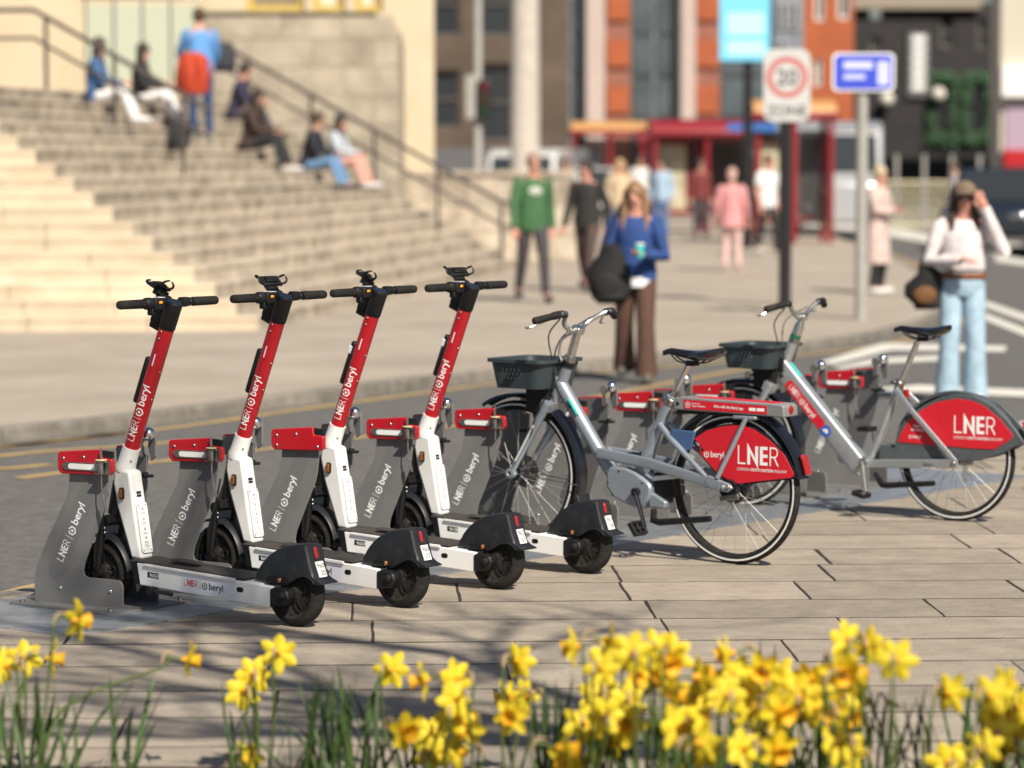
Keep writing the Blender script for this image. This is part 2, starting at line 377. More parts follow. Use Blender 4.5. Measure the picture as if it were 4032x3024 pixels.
# ------------------------------------------------------------------ e-scooter
def spl2(p, n=3):
    out = []
    for q in spline([(x, 0, z) for x, z in p + p[:1]], n)[:-1]: out.append((q.x, q.z))
    return out
def scooter(i, num, holder_turn, label):
    jt = random.Random(i + 50)
    t = thing('electric_scooter', label, 'scooter', atbay(i, jt.uniform(-.012, .012), jt.uniform(-.012, .012)), TH + R(jt.uniform(-1.6, 1.6)), 'red and white hire scooters')
    # rear wheel
    def swheel(c, name):
        pr = [(.045, -.022), (.088, -.026), (.094, -.030), (.094, .030), (.088, .026), (.045, .022), (.03, .034), (.012, .036), (.0, .036)]
        h = M().lathe([(0, -.036), (.03, -.034)] + pr, n=36)
        hb = h.build(name, HUB, t, loc=c)
        tp = [(.086, -.026), (.100, -.034), (.117, -.031), (.127, -.020), (.131, 0), (.127, .020), (.117, .031), (.100, .034), (.086, .026)]
        M().lathe(tp, n=48).build('tyre', RUBBER, hb)
        for k in range(5):
            a = R(20 + 72 * k); q = Matrix.Rotation(-a, 4, 'Y')
            o_ = rrect(.036, -.013, .080, .013, .0125, 4); i_ = rrect(.040, -.009, .076, .009, .0085, 4); n = len(o_)
            for sg in (1, -1):
                m_ = M()
                y = sg * .0285
                vs_ = [(x, y, z) for x, z in o_] + [(x, y + sg * .003, z) for x, z in o_] + [(x, y + sg * .003, z) for x, z in i_] + [(x, y, z) for x, z in i_]
                fs_ = [(b * n + j, b * n + (j + 1) % n, (b + 1) * n + (j + 1) % n, (b + 1) * n + j) for b in range(3) for j in range(n)]
                m_.add(vs_, fs_, 0, q); m_.build('raised_slot', HUB, hb)
            b = R(56 + 72 * k); M().sphere((.083 * math.cos(b), .028, .083 * math.sin(b)), (.004, .003, .004), 8, 5).build('hub_bolt', BLACK, hb)
        return hb
    swheel((0, 0, .131), 'rear_wheel'); swheel((1.0, 0, .131), 'front_wheel')
    # deck
    dk = M().prism([(.758, .194), (.742, .108), (.062, .074), (.056, .157)], -.083, .083).build('deck', SCUFF, t, bevel=.004)
    g = M().prism([(.80, .203), (.80, .197), (.72, .194), (.20, .170), (.20, .176), (.72, .200)], -.078, .078).build('deck_mat', GRIP, t, bevel=.002)
    M().prism(rrect(.33, -.03, .48, .03, .028), 0, .003, 'z').build('mat_badge', GRIP, g, loc=(.16, 0, .188), rot=(0, R(-2.6), 0))
    M().prism([(.715, .196), (.715, .186), (.235, .163), (.235, .175)], .083, .092).build('deck_lip', WHITE, t, bevel=.002)
    M().prism([(.715, .196), (.715, .186), (.235, .163), (.235, .175)], -.092, -.083).build('deck_lip', WHITE, t, bevel=.002)
    M().prism([(.80, .200), (.756, .198), (.74, .104), (.775, .112)], -.08, .08).build('front_block', BLACK, t, bevel=.006)
    M().prism(rrect(.198, .122, .232, .142, .0095), .0825, .0838).build('cable_port', BLACK, t)
    for sg in (1, -1):
        M().prism([(.062, .150), (.01, .156), (-.022, .145), (-.032, .12), (-.014, .088), (.062, .076)], sg * .045, sg * .088).build('motor_arm', BLACK, t, bevel=.008)
    M().lathe([(0, .088), (.014, .088), (.014, .098), (.008, .102), (0, .102)], (-.004, 0, .126), 12).build('axle_nut', HUB, t)
    # deck lettering: sticker, red railway letters, grey second name
    st_ = Vector((.505, .0, .136)); sl_ = Vector((-.9988, 0, -.049))
    M().flat([rrect(.0, -.030, .275, .044, .006)], lambda x, y: (st_.x + .015 + sl_.x * x, .0833, st_.z + sl_.z * x + y)).build('deck_sticker', STICK, t, smooth=False)
    a, b, wd = lner_beryl(.026)
    put = lambda x, y: (st_.x + sl_.x * x, .0843, st_.z - .010 + sl_.z * x + y)
    M().flat(a, put).build('railway_lettering', REDB, t, smooth=False); M().flat(b, put).build('hire_lettering', INKK, t, smooth=False)
    M().flat([[(0, 0), (.06, 0), (.06, .022), (0, .022)]], lambda x, y: (.70 + sl_.x * x, .0838, .142 + sl_.z * x + y)).build('number_label', INKK, t, smooth=False)
    nb, _ = text(num[:2] + num[2:], .019, .01)
    M().flat(nb, lambda x, y: (.70 + sl_.x * (x + .012), .0845, .146 + sl_.z * (x + .012) + y)).build('number_lettering', INKW, t, smooth=False)
    # rear mudguard
    fd = [(.170, .172), (.162, .208), (.124, .254), (.076, .289), (.018, .313), (-.040, .322), (-.085, .323), (-.094, .305), (-.114, .235), (-.132, .197), (-.165, .183), (-.166, .177), (-.130, .176), (-.116, .190), (-.085, .201), (-.045, .193), (.004, .166), (.03, .160)]
    cx_, cz_ = -.02, .235; rg = []
    for yy, sc1 in ((-.050, .90), (-.046, .955), (-.036, .985), (-.018, 1.0), (.018, 1.0), (.036, .985), (.046, .955), (.050, .90)):
        rg.append([(cx_ + (x - cx_) * (sc1 if z > .2 else 1 - (1 - sc1) * .3), yy, cz_ + (z - cz_) * (sc1 if z > .22 else 1)) for x, z in spl2(fd)])
    M().loft(rg).build('rear_mudguard', FENDER, t)
    M().tube(spline([(.03, .050, .162), (.004, .050, .168), (-.045, .050, .195), (-.085, .050, .203), (-.116, .050, .192), (-.130, .050, .178)], 5), .0045, 6).build('arch_lip', FENDER, t)
    M().box((.052, .062, .181), (.075, .024, .022)).build('side_lamp_housing', BLACK, t, bevel=.003)
    M().sphere((.022, .076, .182), (.008, .006, .010), 8, 6).build('side_reflector', AMBER, t)
    ry = Matrix.Rotation(R(-14), 3, 'Y')
    lm = M().prism(rrect(-.009, -.023, .009, .023, .008), -.006, .006, 'x'); lm.build('tail_light', REDL, t, bevel=.004, loc=(-.096, 0, .290), rot=(0, R(14), 0))
    pn = Vector((-.93, 0, .37)); pu = Vector((.37, 0, .93)); pc = Vector((-.121, 0, .228))
    q = lambda x, y, o: tuple(pc + pn * o + pu * y + Vector((0, -x, 0)))
    pm = M(); n = 4
    pts = [(-.022, -.031), (.022, -.031), (.022, .031), (-.022, .031)]
    pm.add([q(x, y, 0) for x, y in pts] + [q(x, y, .004) for x, y in pts], [(3, 2, 1, 0), (4, 5, 6, 7), (0, 1, 5, 4), (1, 2, 6, 5), (2, 3, 7, 6), (3, 0, 4, 7)])
    npl = pm.build('number_plate', WHITE, t)
    a, wa = text(num[:3], .028); b, wb = text(num[3:], .028)
    M().flat(shift(a, -wa / 2, .005) + shift(b, -wb / 2 + .004, -.024), lambda x, y: q(x, y, .0048)).build('plate_lettering', INKK, npl, smooth=False)
    # neck
    M().prism([(.838, .548), (.776, .200), (.832, .200), (.908, .40), (.930, .50), (.918, .565)], -.037, .037).build('neck', WHITE, t, bevel=.012)
    na = Vector((.836 - .776, 0, .548 - .200)).normalized(); nb_ = Vector((-na.z, 0, na.x))
    q2 = lambda x, y, o: tuple(Vector((.776, 0, .20)) + na * y + nb_ * o + Vector((0, -x, 0)))
    pp = rrect(-.029, .025, .029, .225, .010); k = len(pp)
    pnl = M().add([q2(x, y, 0) for x, y in pp] + [q2(x, y, .007) for x, y in pp], [tuple(range(k, 2 * k))] + [(j, (j + 1) % k, k + (j + 1) % k, k + j) for j in range(k)]).build('instruction_panel', WHITE, t)
    pr_ = []
    for y in (.20, .16, .12, .085): pr_.append([(.0065 * math.cos(R(a)), y + .0065 * math.sin(R(a))) for a in range(0, 360, 40)])
    for y in (.20, .16, .12, .085): pr_ += [[(-.012, y - .014 - d), (.012, y - .014 - d), (.012, y - .0165 - d), (-.012, y - .0165 - d)] for d in (0, .005)]
    pr_ += [[(-.012, y), (.012, y), (.012, y + .002), (-.012, y + .002)] for y in (.058, .053, .048, .038)]
    M().flat(pr_, lambda x, y: q2(x, y, .0076)).build('printed_icons', INKG, pnl, smooth=False)
    M().flat([rrect(-.014, .262, .012, .272, .002), rrect(-.014, .250, .012, .259, .002)], lambda x, y: q2(x, y, .0008)).build('app_labels', INKK, t, smooth=False)
    for x in (-.022, .022):
        for y in (.035, .215): M().sphere(q2(x, y, .007), .003, 6, 4).build('panel_screw', BLACK, pnl)
    M().prism(rrect(.864, .435, .888, .482, .008), .036, .047).build('reflector_housing', BLACK, t, bevel=.003)
    M().prism(rrect(.868, .440, .884, .477, .006), .047, .051).build('amber_reflector', AMBER, t, bevel=.002)
    # stem along its leaning axis
    A = Vector((.858, 0, .642)); ax = Vector((-.374, 0, .927)).normalized(); rear = Vector((-ax.z, 0, ax.x))
    P = lambda s_: A + ax * s_
    M().tube([P(-.105), P(-.085), P(-.07), P(0)], [.040, .042, .0375, .036], 28).build('collar', WHITE, t)
    M().tube([P(0), P(.515)], .031, 28).build('stem', RED, t)
    M().tube([P(.515), P(.52), P(.60), P(.625)], [.031, .034, .035, .036], 28).build('stem_head', BLACK, t)
    M().tube([P(.624), P(.632)], [.034, .030], 28).build('head_cap', BLACKG, t)
    def cyl(s_, phi, r): return tuple(P(s_) + Vector((0, 1, 0)) * r * math.cos(phi) + rear * r * math.sin(phi))
    a, b, wd = lner_beryl(.031, .36)
    def sub(ps):
        out = []
        for p in ps: out.append(p)
        return out
    ph0 = R(13)
    M().flat(fine(a + b), lambda x, y: cyl(.035 + x, ph0 - (y - .015) / .031, .0317)).build('stem_lettering', INKW, t, smooth=False)
    M().flat([[(.36, -.0025), (.41, -.0025), (.41, .0025), (.36, .0025)]], lambda x, y: cyl(x, R(14) - y / .031, .0316)).build('stem_stripe', STICK, t, smooth=False)
    for s_, ph in ((.505, 6), (.475, 6), (.34, 88), (.22, 88)): M().sphere(cyl(s_, R(ph), .031), .0045, 8, 5).build('rivet', STEEL, t)
    M().sphere(cyl(-.045, R(60), .037), .005, 8, 5).build('rivet', STEEL, t)
    fr = -rear
    bx = M(); rt = Matrix(((ax.x, 0, fr.x), (0, 1, 0), (ax.z, 0, fr.z)))
    bx.box(tuple(P(.275) + fr * .042), (.20, .030, .026), rt); bx.build('stem_lock_pack', BLACK, t, bevel=.010)
    if i >= 2: M().box(tuple(P(.335) + fr * .048), (.035, .032, .018), rt).build('lock_label', STICK, t, bevel=.002)
    M().box(tuple(P(.575) + fr * .055), (.12, .044, .046), rt).box(tuple(P(.505) + fr * .052), (.028, .034, .055), rt).build('display_box', BLACK, t, bevel=.006)
    # handlebar
    H = Vector((.655, 0, 1.222))
    hb = M().tube([H + Vector((0, -.26, 0)), H + Vector((0, .26, 0))], .011, 14).build('handlebar', BLACK, t)
    for sg in (1, -1):
        M().tube([H + Vector((0, sg * y, 0)) for y in (.135, .14, .27, .278, .28)], [.0165, .0185, .0175, .016, .010], 16).build('grip', RUBBER, hb)
    M().tube([H + Vector((0, y, 0)) for y in (.100, .104, .128, .136)], [.020, .024, .024, .019], 16).build('throttle', BLACK, hb)
    M().box(tuple(H + Vector((-.004, .075, -.002))), (.050, .055, .046)).box(tuple(H + Vector((.0, .095, -.032))), (.03, .025, .03)).build('switch_box', BLACK, hb, bevel=.006)
    M().box(tuple(H + Vector((-.031, .075, .004))), (.006, .018, .011)).build('orange_button', ORANGE, hb, bevel=.003)
    M().box(tuple(H + Vector((-.008, .062, .0235))), (.034, .032, .002)).build('sticker', STICK, hb)
    M().tube([H + Vector((0, y, 0)) for y in (-.066, -.070, -.10, -.104)], [.012, .020, .020, .012], 14).build('bell', BLACK, hb)
    M().tube([H + Vector((0, y, 0)) for y in (-.112, -.118)], .0185, 16).build('grip_ring', STEEL, hb)
    M().box(tuple(H + Vector((-.03, -.125, -.008))), (.03, .022, .010), Matrix.Rotation(R(20), 3, 'Y')).build('thumb_lever', BLACK, hb, bevel=.003)
    # phone holder, turned differently on each scooter
    ph = M().box((0, 0, 0), (.062, .085, .012)).box((0, 0, .010), (.036, .05, .010)).box((-.02, 0, -.018), (.05, .040, .026))
    for sg in (1, -1):
        for dx in (1, -1):
            ph.tube(bez([(dx * .020, sg * .036, .0), (dx * .032, sg * .060, .004), (dx * .018, sg * .070, .020), (dx * .004, sg * .060, .024)], 8), [.0055] * 5 + [.005, .0045, .004, .003], 6)
    ph.tube([(-.02, 0, -.025), (-.02, 0, -.060)], .013, 10)
    ph.build('phone_holder', BLACK, t, bevel=.003, loc=(.695, .010, 1.285), rot=(0, R(-30), R(holder_turn)))
    # front fork and mudguard
    F = M().tube([(.925, 0, .50), (.955, 0, .37)], .028, 14).box((.962, 0, .345), (.06, .13, .035), Matrix.Rotation(R(20), 3, 'Y'))
    for sg in (1, -1):
        F.tube([(.96, sg * .056, .355), (.985, sg * .056, .22), (1.0, sg * .056, .131)], [.014, .016, .012], 10)
        F.lathe([(0, sg * .045), (.02, sg * .045), (.02, sg * .068), (0, sg * .068)], (1.0, 0, .131), 12)
    F.build('front_fork', BLACK, t)
    for z in (.30, .318): M().sphere((.945, .068, z), .006, 8, 5).build('fork_bolt', STEEL, t)
    pr = [(.150, -.042), (.158, -.030), (.160, 0), (.158, .030), (.150, .042), (.147, .040), (.155, 0), (.147, -.040)]
    M().lathe(pr, (1.0, 0, .131), 20, a0=62, a1=186, closed=True).build('front_mudguard', FENDER, t)
    M().tube(spline([(.945, .05, .46), (.95, .075, .36), (.985, .08, .25), (1.0, .07, .15)], 6), .004, 6).build('brake_cable', CABLE, t)
    # side stand
    M().tube([(.68, .06, .105), (.67, .098, .095), (.55, .105, .088)], [.010, .009, .008], 8).lathe([(0, -.012), (.014, -.012), (.014, .014), (0, .014)], (.668, .098, .093), 12).build('side_stand', HUB, t)
    return t
scooter(0, '96020', 80, 'red and white electric scooter at the left end of the row, plate 960 20')
scooter(1, '96007', -20, 'red and white electric scooter second from the left, plate 960 07')
scooter(2, '96263', 60, 'red and white electric scooter third from the left, plate 962 63')
scooter(3, '96138', -30, 'red and white electric scooter beside the rack bike, plate 961 38')

# ------------------------------------------------------------------ hire bikes
def V3(p, y=0): return (p[0], y, p[1])
def basket(t, z0=.735, z1=.868):
    m = M(); prof = []
    def ring(u0, u1, wd, z, n=7): return [(x, y, z) for x, y in rrect(u0, -wd, u1, wd, .05, n)]
    r0, r1 = ring(.975, 1.235, .145, z0), ring(.945, 1.255, .165, z1)
    n = len(r0); up = ring(.950, 1.25, .160, z1 - .002); lw = ring(.980, 1.23, .140, z0 + .006)
    rim = ring(.935, 1.268, .177, z1 + .002); rim2 = ring(.935, 1.268, .177, z1 - .014)
    # walls with a gap on the left (viewer) side filled by the perforated panel
    ys = lambda f: -.125 - .04 * f
    panel_x0, panel_x1 = 1.045, 1.165
    fs = []
    m.add(r0 + r1, [(j, (j + 1) % n, n + (j + 1) % n, n + j) for j in range(n) if not (abs(r0[j][1] - .145) < 1e-6 and abs(r0[(j + 1) % n][1] - .145) < 1e-6)] + [tuple(range(n))[::-1]])
    m.add(up + lw, [(j + n, (j + 1) % n + n, (j + 1) % n, j) for j in range(n) if not (abs(up[j][1] - .160) < 1e-6 and abs(up[(j + 1) % n][1] - .160) < 1e-6)] + [tuple(range(n, 2 * n))])
    m.add(rim + rim2 + up + r1, [(j, (j + 1) % n, n + (j + 1) % n, n + j)[::-1] for j in range(n)] + [(j, 2 * n + j, 2 * n + (j + 1) % n, (j + 1) % n)[::-1] for j in range(n)] + [(n + j, n + (j + 1) % n, 3 * n + (j + 1) % n, 3 * n + j)[::-1] for j in range(n)])
    b = m.build('basket', BASK, t)
    # left wall, bilinear patch with hexagonal holes
    A, B_, C, D = Vector((1.185, .145, z0)), Vector((1.025, .145, z0)), Vector((1.205, .165, z1)), Vector((.995, .165, z1))
    put = lambda a, c, o=0: tuple((A.lerp(B_, a)).lerp(C.lerp(D, a), c) + Vector((0, o, 0)))
    h = M(); nx, nz = 17, 7
    for o in (0, -.004):
        for ix in range(nx):
            for iz in range(nz):
                x0, x1, y0, y1 = ix / nx, (ix + 1) / nx, iz / nz, (iz + 1) / nz
                if 2 <= iz <= 4 and 1 <= ix <= 11 and (ix + iz) % 2 == 0:
                    cx, cy, dx, dy = (x0 + x1) / 2, (y0 + y1) / 2, (x1 - x0) * .40, (y1 - y0) * .40
                    ou = [(x0, y0), (x1, y0), (x1, cy), (x1, y1), (x0, y1), (x0, cy)]; inn = [(cx - dx * .6, cy - dy), (cx + dx * .6, cy - dy), (cx + dx, cy), (cx + dx * .6, cy + dy), (cx - dx * .6, cy + dy), (cx - dx, cy)]
                    h.add([put(*q, o) for q in ou] + [put(*q, o) for q in inn], [(j, (j + 1) % 6, 6 + (j + 1) % 6, 6 + j) for j in range(6)])
                else: h.add([put(x0, y0, o), put(x1, y0, o), put(x1, y1, o), put(x0, y1, o)], [(0, 1, 2, 3)])
    h.build('perforated_wall', BASK, b)
    M().box((1.055, 0, .68), (.13, .10, .11)).box((1.02, 0, .61), (.05, .05, .06)).build('basket_bracket', BLACK, t, bevel=.006)
    return b
def saddle(t, x0, x1, z, tilt=0):
    rings = []; n = 16
    for k in range(15):
        f = k / 14; x = x0 + (x1 - x0) * f
        wv = .014 + .006 * min(1, f * 6) + .062 * (1 / (1 + math.exp(-(f - .62) * 13))); wv *= math.sqrt(max(.02, 1 - max(0, (f - .88) / .13) ** 2)) * (.6 + .4 * min(1, f * 8))
        zt = z - .012 * math.sin(f * math.pi) + (.012 * max(0, f - .6)) - (.018 * max(0, .12 - f) / .12)
        th = .022 + .022 * min(1, f * 1.6) - (.02 * max(0, (f - .9) / .1))
        rings.append([(x, wv * math.cos(2 * math.pi * j / n), zt - th / 2 + th / 2 * (1.0 if math.sin(2 * math.pi * j / n) > 0 else 1.2) * math.sin(2 * math.pi * j / n) ) for j in range(n)])
    s = M().loft(rings).build('saddle', BLACKG, t)
    r = M()
    for sg in (1, -1): r.tube(spline([(x0 - .05, sg * .012, z - .035), (x0 - .10, sg * .02, z - .065), (x0 - .20, sg * .022, z - .068), (x1 + .05, sg * .04, z - .045)], 5), .0035, 6)
    r.box((x0 - .155, 0, z - .070), (.04, .05, .022)); r.build('saddle_rails', BLACK, s)
    return s
def handlebar(t, top, gl, gi, col, zc):
    """swept bar: top = (u, z) of the clamp, gi / gl = inner and outer (u, z) of the grip"""
    hb = None; m = M(); pts = []
    half = [(top[0], 0, top[1]), (top[0] + .004, .035, top[1] - .004), (top[0] + .004, .09, top[1] + .03), (gi[0] + .006, .15, gi[1] - .006), (gi[0], .20, gi[1]), (gl[0], .31, gl[1])]
    sp = spline(half, 6)
    for sg in (1, -1): m.tube([(p[0], p[1] * sg, p[2]) for p in sp], .0112, 12)
    hb = m.build('handlebar', col, t)
    for sg in (1, -1):
        g0, g1 = Vector((gi[0], .195, gi[1])), Vector((gl[0], .315, gl[1]))
        pp = [g0.lerp(g1, f) for f in (0, .04, .28, .32, .95, 1)]
        M().tube([(p[0], p[1] * sg, p[2]) for p in pp], [.016, .0185, .0185, .016, .0175, .012], 14).build('grip', RUBBER, hb)
        lv = spline([(gi[0] + .01, sg * .17, gi[1] - .01), (gi[0] + .045, sg * .20, gi[1] - .02), (gl[0] + .05, sg * .27, gl[1] - .03), (gl[0] + .045, sg * .31, gl[1] - .028)], 5)
        M().tube(lv, .005, 8).build('brake_lever', ALU, hb)
        M().tube([(gi[0] + .004, sg * .155, gi[1] - .004), (gi[0], sg * .192, gi[1])], .017, 12).build('lever_clamp', BLACK, hb)
    return hb
def pedal(par, c, rot):
    m = M().tube([(c[0], c[1] - .012, c[2]), (c[0], c[1] + .085, c[2])], .009, 8)
    for d in (-.028, .028): m.box((c[0] + d * math.cos(rot), c[1] + .045, c[2] + d * math.sin(rot)), (.012, .085, .024), Matrix.Rotation(-rot, 3, 'Y'))
    for y in (.005, .045, .085): m.box((c[0], c[1] + y, c[2]), (.066, .012, .022), Matrix.Rotation(-rot, 3, 'Y'))
    return m.build('pedal', BLACK, par, bevel=.002)
def crank(t, bb, end, y, col, rot):
    d = Vector((end[0] - bb[0], 0, end[1] - bb[1])); k = M()
    k.tube([(bb[0], y, bb[1]), (end[0], y + .012, end[1])], [(.016, .009), (.011, .008)], 12)
    k.lathe([(0, y - .02), (.019, y - .02), (.019, y + .012), (.010, y + .013), (0, y + .008)], (bb[0], 0, bb[1]), 16)
    c = k.build('crank', col, t); pedal(c, (end[0], y + .022, end[1]), rot); return c
def beam(m, a, b, w_, h_, mi=0):
    a, b = Vector(a), Vector(b); d = (b - a).normalized(); s_ = Vector((0, 1, 0)) - d * d.y; s_.normalize(); u_ = s_.cross(d) * -1
    rings = [[p + s_ * x * w_ / 2 + u_ * z * h_ / 2 for x, z in rrect(-1, -1, 1, 1, .35, 3)] for p in (a, b)]
    m.loft(rings, mi); return m

def rack_bike():
    t = thing('hire_bicycle', 'silver hire bike with red-sided rear rack and motor casing, number 82748', 'bicycle', atbay(4, -.338, 0), TH, 'hire bicycles in the docks')
    wheel(t, 'rear_wheel', (0, 0, .335), .335, .024, .022, hubr=.048, hubw=.055); wheel(t, 'front_wheel', (1.192, 0, .335), .335, .024, .022, hubr=.034, hubw=.05)
    f = M().tube([(.990, 0, .668), (.915, 0, .842)], [.029, .026], 18)
    f.tube(spline([(.958, 0, .765), (.93, 0, .72), (.68, 0, .385), (.60, 0, .33)], 8), .0325, 18)
    f.tube([(.336, 0, .725), (.36, 0, .675), (.505, 0, .375)], [.026, .029, .033], 16)
    fr = f.build('frame', SILV, t)
    s_ = M()
    for sg in (1, -1):
        beam(s_, (.715, sg * .040, .455), (.42, sg * .058, .425), .022, .048); beam(s_, (.42, sg * .058, .425), (.02, sg * .088, .352), .022, .046)
        s_.tube([(.385, sg * .030, .60), (.30, sg * .055, .535), (.10, sg * .082, .385)], [.014, .015, .012], 10)
    s_.build('side_beams', SILV, t)
    M().prism(rrect(.235, -.010, .425, .010, .009), 0, .001).build('reflective_strip', REFLW, t, loc=(0, .0765, .414), rot=(0, R(8), R(-5)))
    nb, _ = text('82748', .030, .008)
    M().flat(nb, lambda x, y: (.170 - x, .0845 + .06 * x, .371 - .02 - .18 * x + .012 + y)).build('frame_number', INKK, t, smooth=False)
    for sg in (1, -1):
        M().prism([(.085, .395), (-.03, .362), (-.045, .345), (-.02, .325), (.06, .335), (.10, .365)], sg * .078, sg * .096).build('dropout', SILV, t, bevel=.004)
        M().tube([(-.095, sg * .060, .655), (.035, sg * .090, .385)], [.0115, .0115], 10).build('rack_strut', SILV, t)
    M().sphere((-.03, .10, .352), .009, 8, 6).sphere((.0, .10, .348), .009, 8, 6).build('axle_bolts', CHROME, t)
    # motor casing
    mp = [(.645, .392), (.658, .365), (.655, .302), (.615, .258), (.51, .218), (.462, .216), (.446, .225), (.412, .285), (.410, .318), (.43, .342), (.50, .382), (.555, .399), (.62, .402)]
    mc = M().prism(mp, -.062, .062).build('motor_casing', SILV, t, bevel=.012)
    for x, z in ((.585, .380), (.455, .335), (.43, .245), (.645, .325), (.62, .272)): M().sphere((x, .0625, z), (.005, .003, .005), 8, 5).build('casing_screw', BLACK, mc)
    M().prism([(.43, .30), (.335, .255), (.345, .222), (.43, .225)], -.05, .05).build('motor_tail', SILV, t, bevel=.008)
    M().prism([(.36, .40), (.30, .37), (.29, .28), (.36, .25), (.42, .30), (.42, .38)], -.048, .03).build('drive_unit', BLACK, t, bevel=.012)
    crank(t, (.483, .294), (.424, .140), .074, BLACKG, R(55)); k = crank(t, (.483, .294), (.545, .45), -.10, BLACKG, 0)
    M().tube([(.40, .05, .215), (.375, .09, .175), (.335, .10, .170), (.06, .105, .205)], [.014, .016, .016, .0135], 10).build('kick_stand', BLACK, t)
    M().tube(spline([(.13, .07, .37), (.08, .065, .26), (.0, .05, .215), (-.02, .05, .22)], 6), .0035, 6).build('gear_cable', ALU, t)
    M().lathe([(0, -.03), (.062, -.03), (.068, -.01), (.068, .012), (.05, .02), (.045, .06), (0, .062)], (0, 0, .335), 24).build('roller_brake', BLACKG, t)
    M().box((-.015, .07, .300), (.10, .01, .022), Matrix.Rotation(R(8), 3, 'Y')).build('brake_arm', STEEL, t, bevel=.003)
    # rear mudguard with red panels
    pr = [(.352, -.036), (.368, -.030), (.372, 0), (.368, .030), (.352, .036), (.349, .034), (.366, 0), (.349, -.034)]
    M().lathe(pr, (0, 0, .335), 36, a0=38, a1=170, closed=True).build('rear_mudguard', BLACKG, t)
    sh = [(.186, .548), (.12, .587), (.05, .607), (-.017, .618), (-.07, .618), (-.125, .606), (-.21, .562), (-.285, .502), (-.332, .428), (-.334, .414), (-.318, .404), (-.18, .383), (-.05, .362), (.01, .378), (.068, .405), (.155, .486), (.158, .512), (.15, .520)]
    bk = [((x + .02) * 1.045 - .02, (z - .49) * 1.06 + .49) for x, z in sh]
    for sg in (1, -1):
        M().prism(bk, sg * .040, sg * .046).build('guard_skirt', BLACKG, t); rp = M().prism(sh, sg * .0465, sg * .0495).build('red_panel', REDB, t, bevel=.001)
        if sg > 0:
            M().sphere((.140, .05, .503), (.008, .004, .008), 8, 5).build('panel_screw', BLACK, rp)
            a, wa = lner(.082); M().flat(a, lambda x, y: (-.046 - x * .93, .0503, .450 + y)).build('railway_lettering', INKW, rp, smooth=False)
            a1, w1 = text('LONDON ', .0185); a2, w2 = text('NORTH EASTERN ', .0185, .022); a3, w3 = text('RAILWAY', .0185)
            M().flat(a1 + shift(a2, w1 + .008) + shift(a3, w1 + w2 + .016), lambda x, y: (-.042 - x * .80, .0503, .422 + y)).build('small_lettering', INKW, rp, smooth=False)
            b, wb = beryl(.026); M().flat(b, lambda x, y: (.132 - x * .95, .0503, .472 + y)).build('hire_lettering', INKW, rp, smooth=False)
    M().prism([(-.345, .505), (-.362, .50), (-.385, .42), (-.372, .412)], -.022, .022).build('tail_reflector', REDL, t, bevel=.004)
    # rack
    rk = M().prism([(.295, .700), (.285, .726), (.25, .732), (-.27, .722), (-.285, .712), (-.287, .665), (.27, .672), (.29, .680)], -.058, .058).build('rear_rack', RACK, t, bevel=.006)
    M().prism([(.30, .655), (.29, .672), (-.16, .664), (-.16, .652)], -.03, .03).build('rack_rail', BLACK, t, bevel=.004)
    M().box((-.085, 0, .655), (.12, .13, .016)).build('rack_cross_bar', SILV, t, bevel=.005)
    for sg in (1, -1): lb = M().prism([(.235, .720), (-.20, .712), (-.20, .674), (.235, .680)], sg * .0585, sg * .0592).build('red_label', REDB, rk)
    M().prism([(.20, -.045), (-.22, -.045), (-.22, .045), (.20, .045)], .7235, .7245, 'z').build('red_top_label', REDB, rk, loc=(0, 0, .0035), rot=(0, R(-1.1), 0))
    a, wa = text('Hire with the Beryl app', .0185, .016)
    sl_ = -.0177
    M().flat(a, lambda x, y: (.075 - x * .87, .0598, .692 - .018 * x + y)).build('label_lettering', INKW, rk, smooth=False)
    fl = []
    for k in range(5):
        c = (.009 * math.cos(R(90 + 72 * k)), .009 * math.sin(R(90 + 72 * k)))
        o_ = [(c[0] + .0065 * math.cos(R(q)), c[1] + .0065 * math.sin(R(q))) for q in range(0, 360, 45)]; i_ = [(c[0] + .0045 * math.cos(R(q)), c[1] + .0045 * math.sin(R(q))) for q in range(0, 360, 45)]
        fl += [[o_[j], o_[(j + 1) % 8], i_[(j + 1) % 8], i_[j]] for j in range(8)]
    M().flat(fl, lambda x, y: (.213 - x, .0598, .698 + y)).build('rosette_print', INKW, rk, smooth=False)
    a, _ = text('Power of', .011, .01); b, _ = text('West Yorkshire', .011, .01)
    M().flat(shift(a, 0, .005) + shift(b, 0, -.007), lambda x, y: (.192 - x, .0598, .697 + y)).build('small_print', INKW, rk, smooth=False)
    M().flat([rrect(0, 0, .036, .014, .003), rrect(.041, 0, .080, .014, .003)], lambda x, y: (-.108 - x, .0598, .6865 + y)).build('store_badges', INKW, rk, smooth=False)
    M().sphere((.268, .058, .702), (.010, .005, .010), 10, 6).build('rack_bolt', BLACKG, rk)
    M().lathe([(0, 0), (.0, -.006), (.014, -.005), (.017, 0)], (-.286, 0, 0), 20, 'x').build('tail_lamp', REDL, rk, loc=(0, -.0, .695)).scale = (1, 1, 1.2)
    M().prism([(.145, .60), (.27, .605), (.30, .56), (.22, .50), (.17, .52)], .0, .012).build('control_cover', mat('blue_plastic', (.05, .10, .22), .4), t, bevel=.004, loc=(.03, .045, -.02))
    # seat
    M().tube([(.345, 0, .70), (.245, 0, .885)], .0155, 14).build('seat_post', ALU, t)
    M().tube([(.352, 0, .690), (.338, 0, .718)], .032, 16).box((.372, 0, .708), (.03, .05, .02)).build('seat_clamp', STEEL, t, bevel=.003)
    saddle(t, .385, .075, .948)
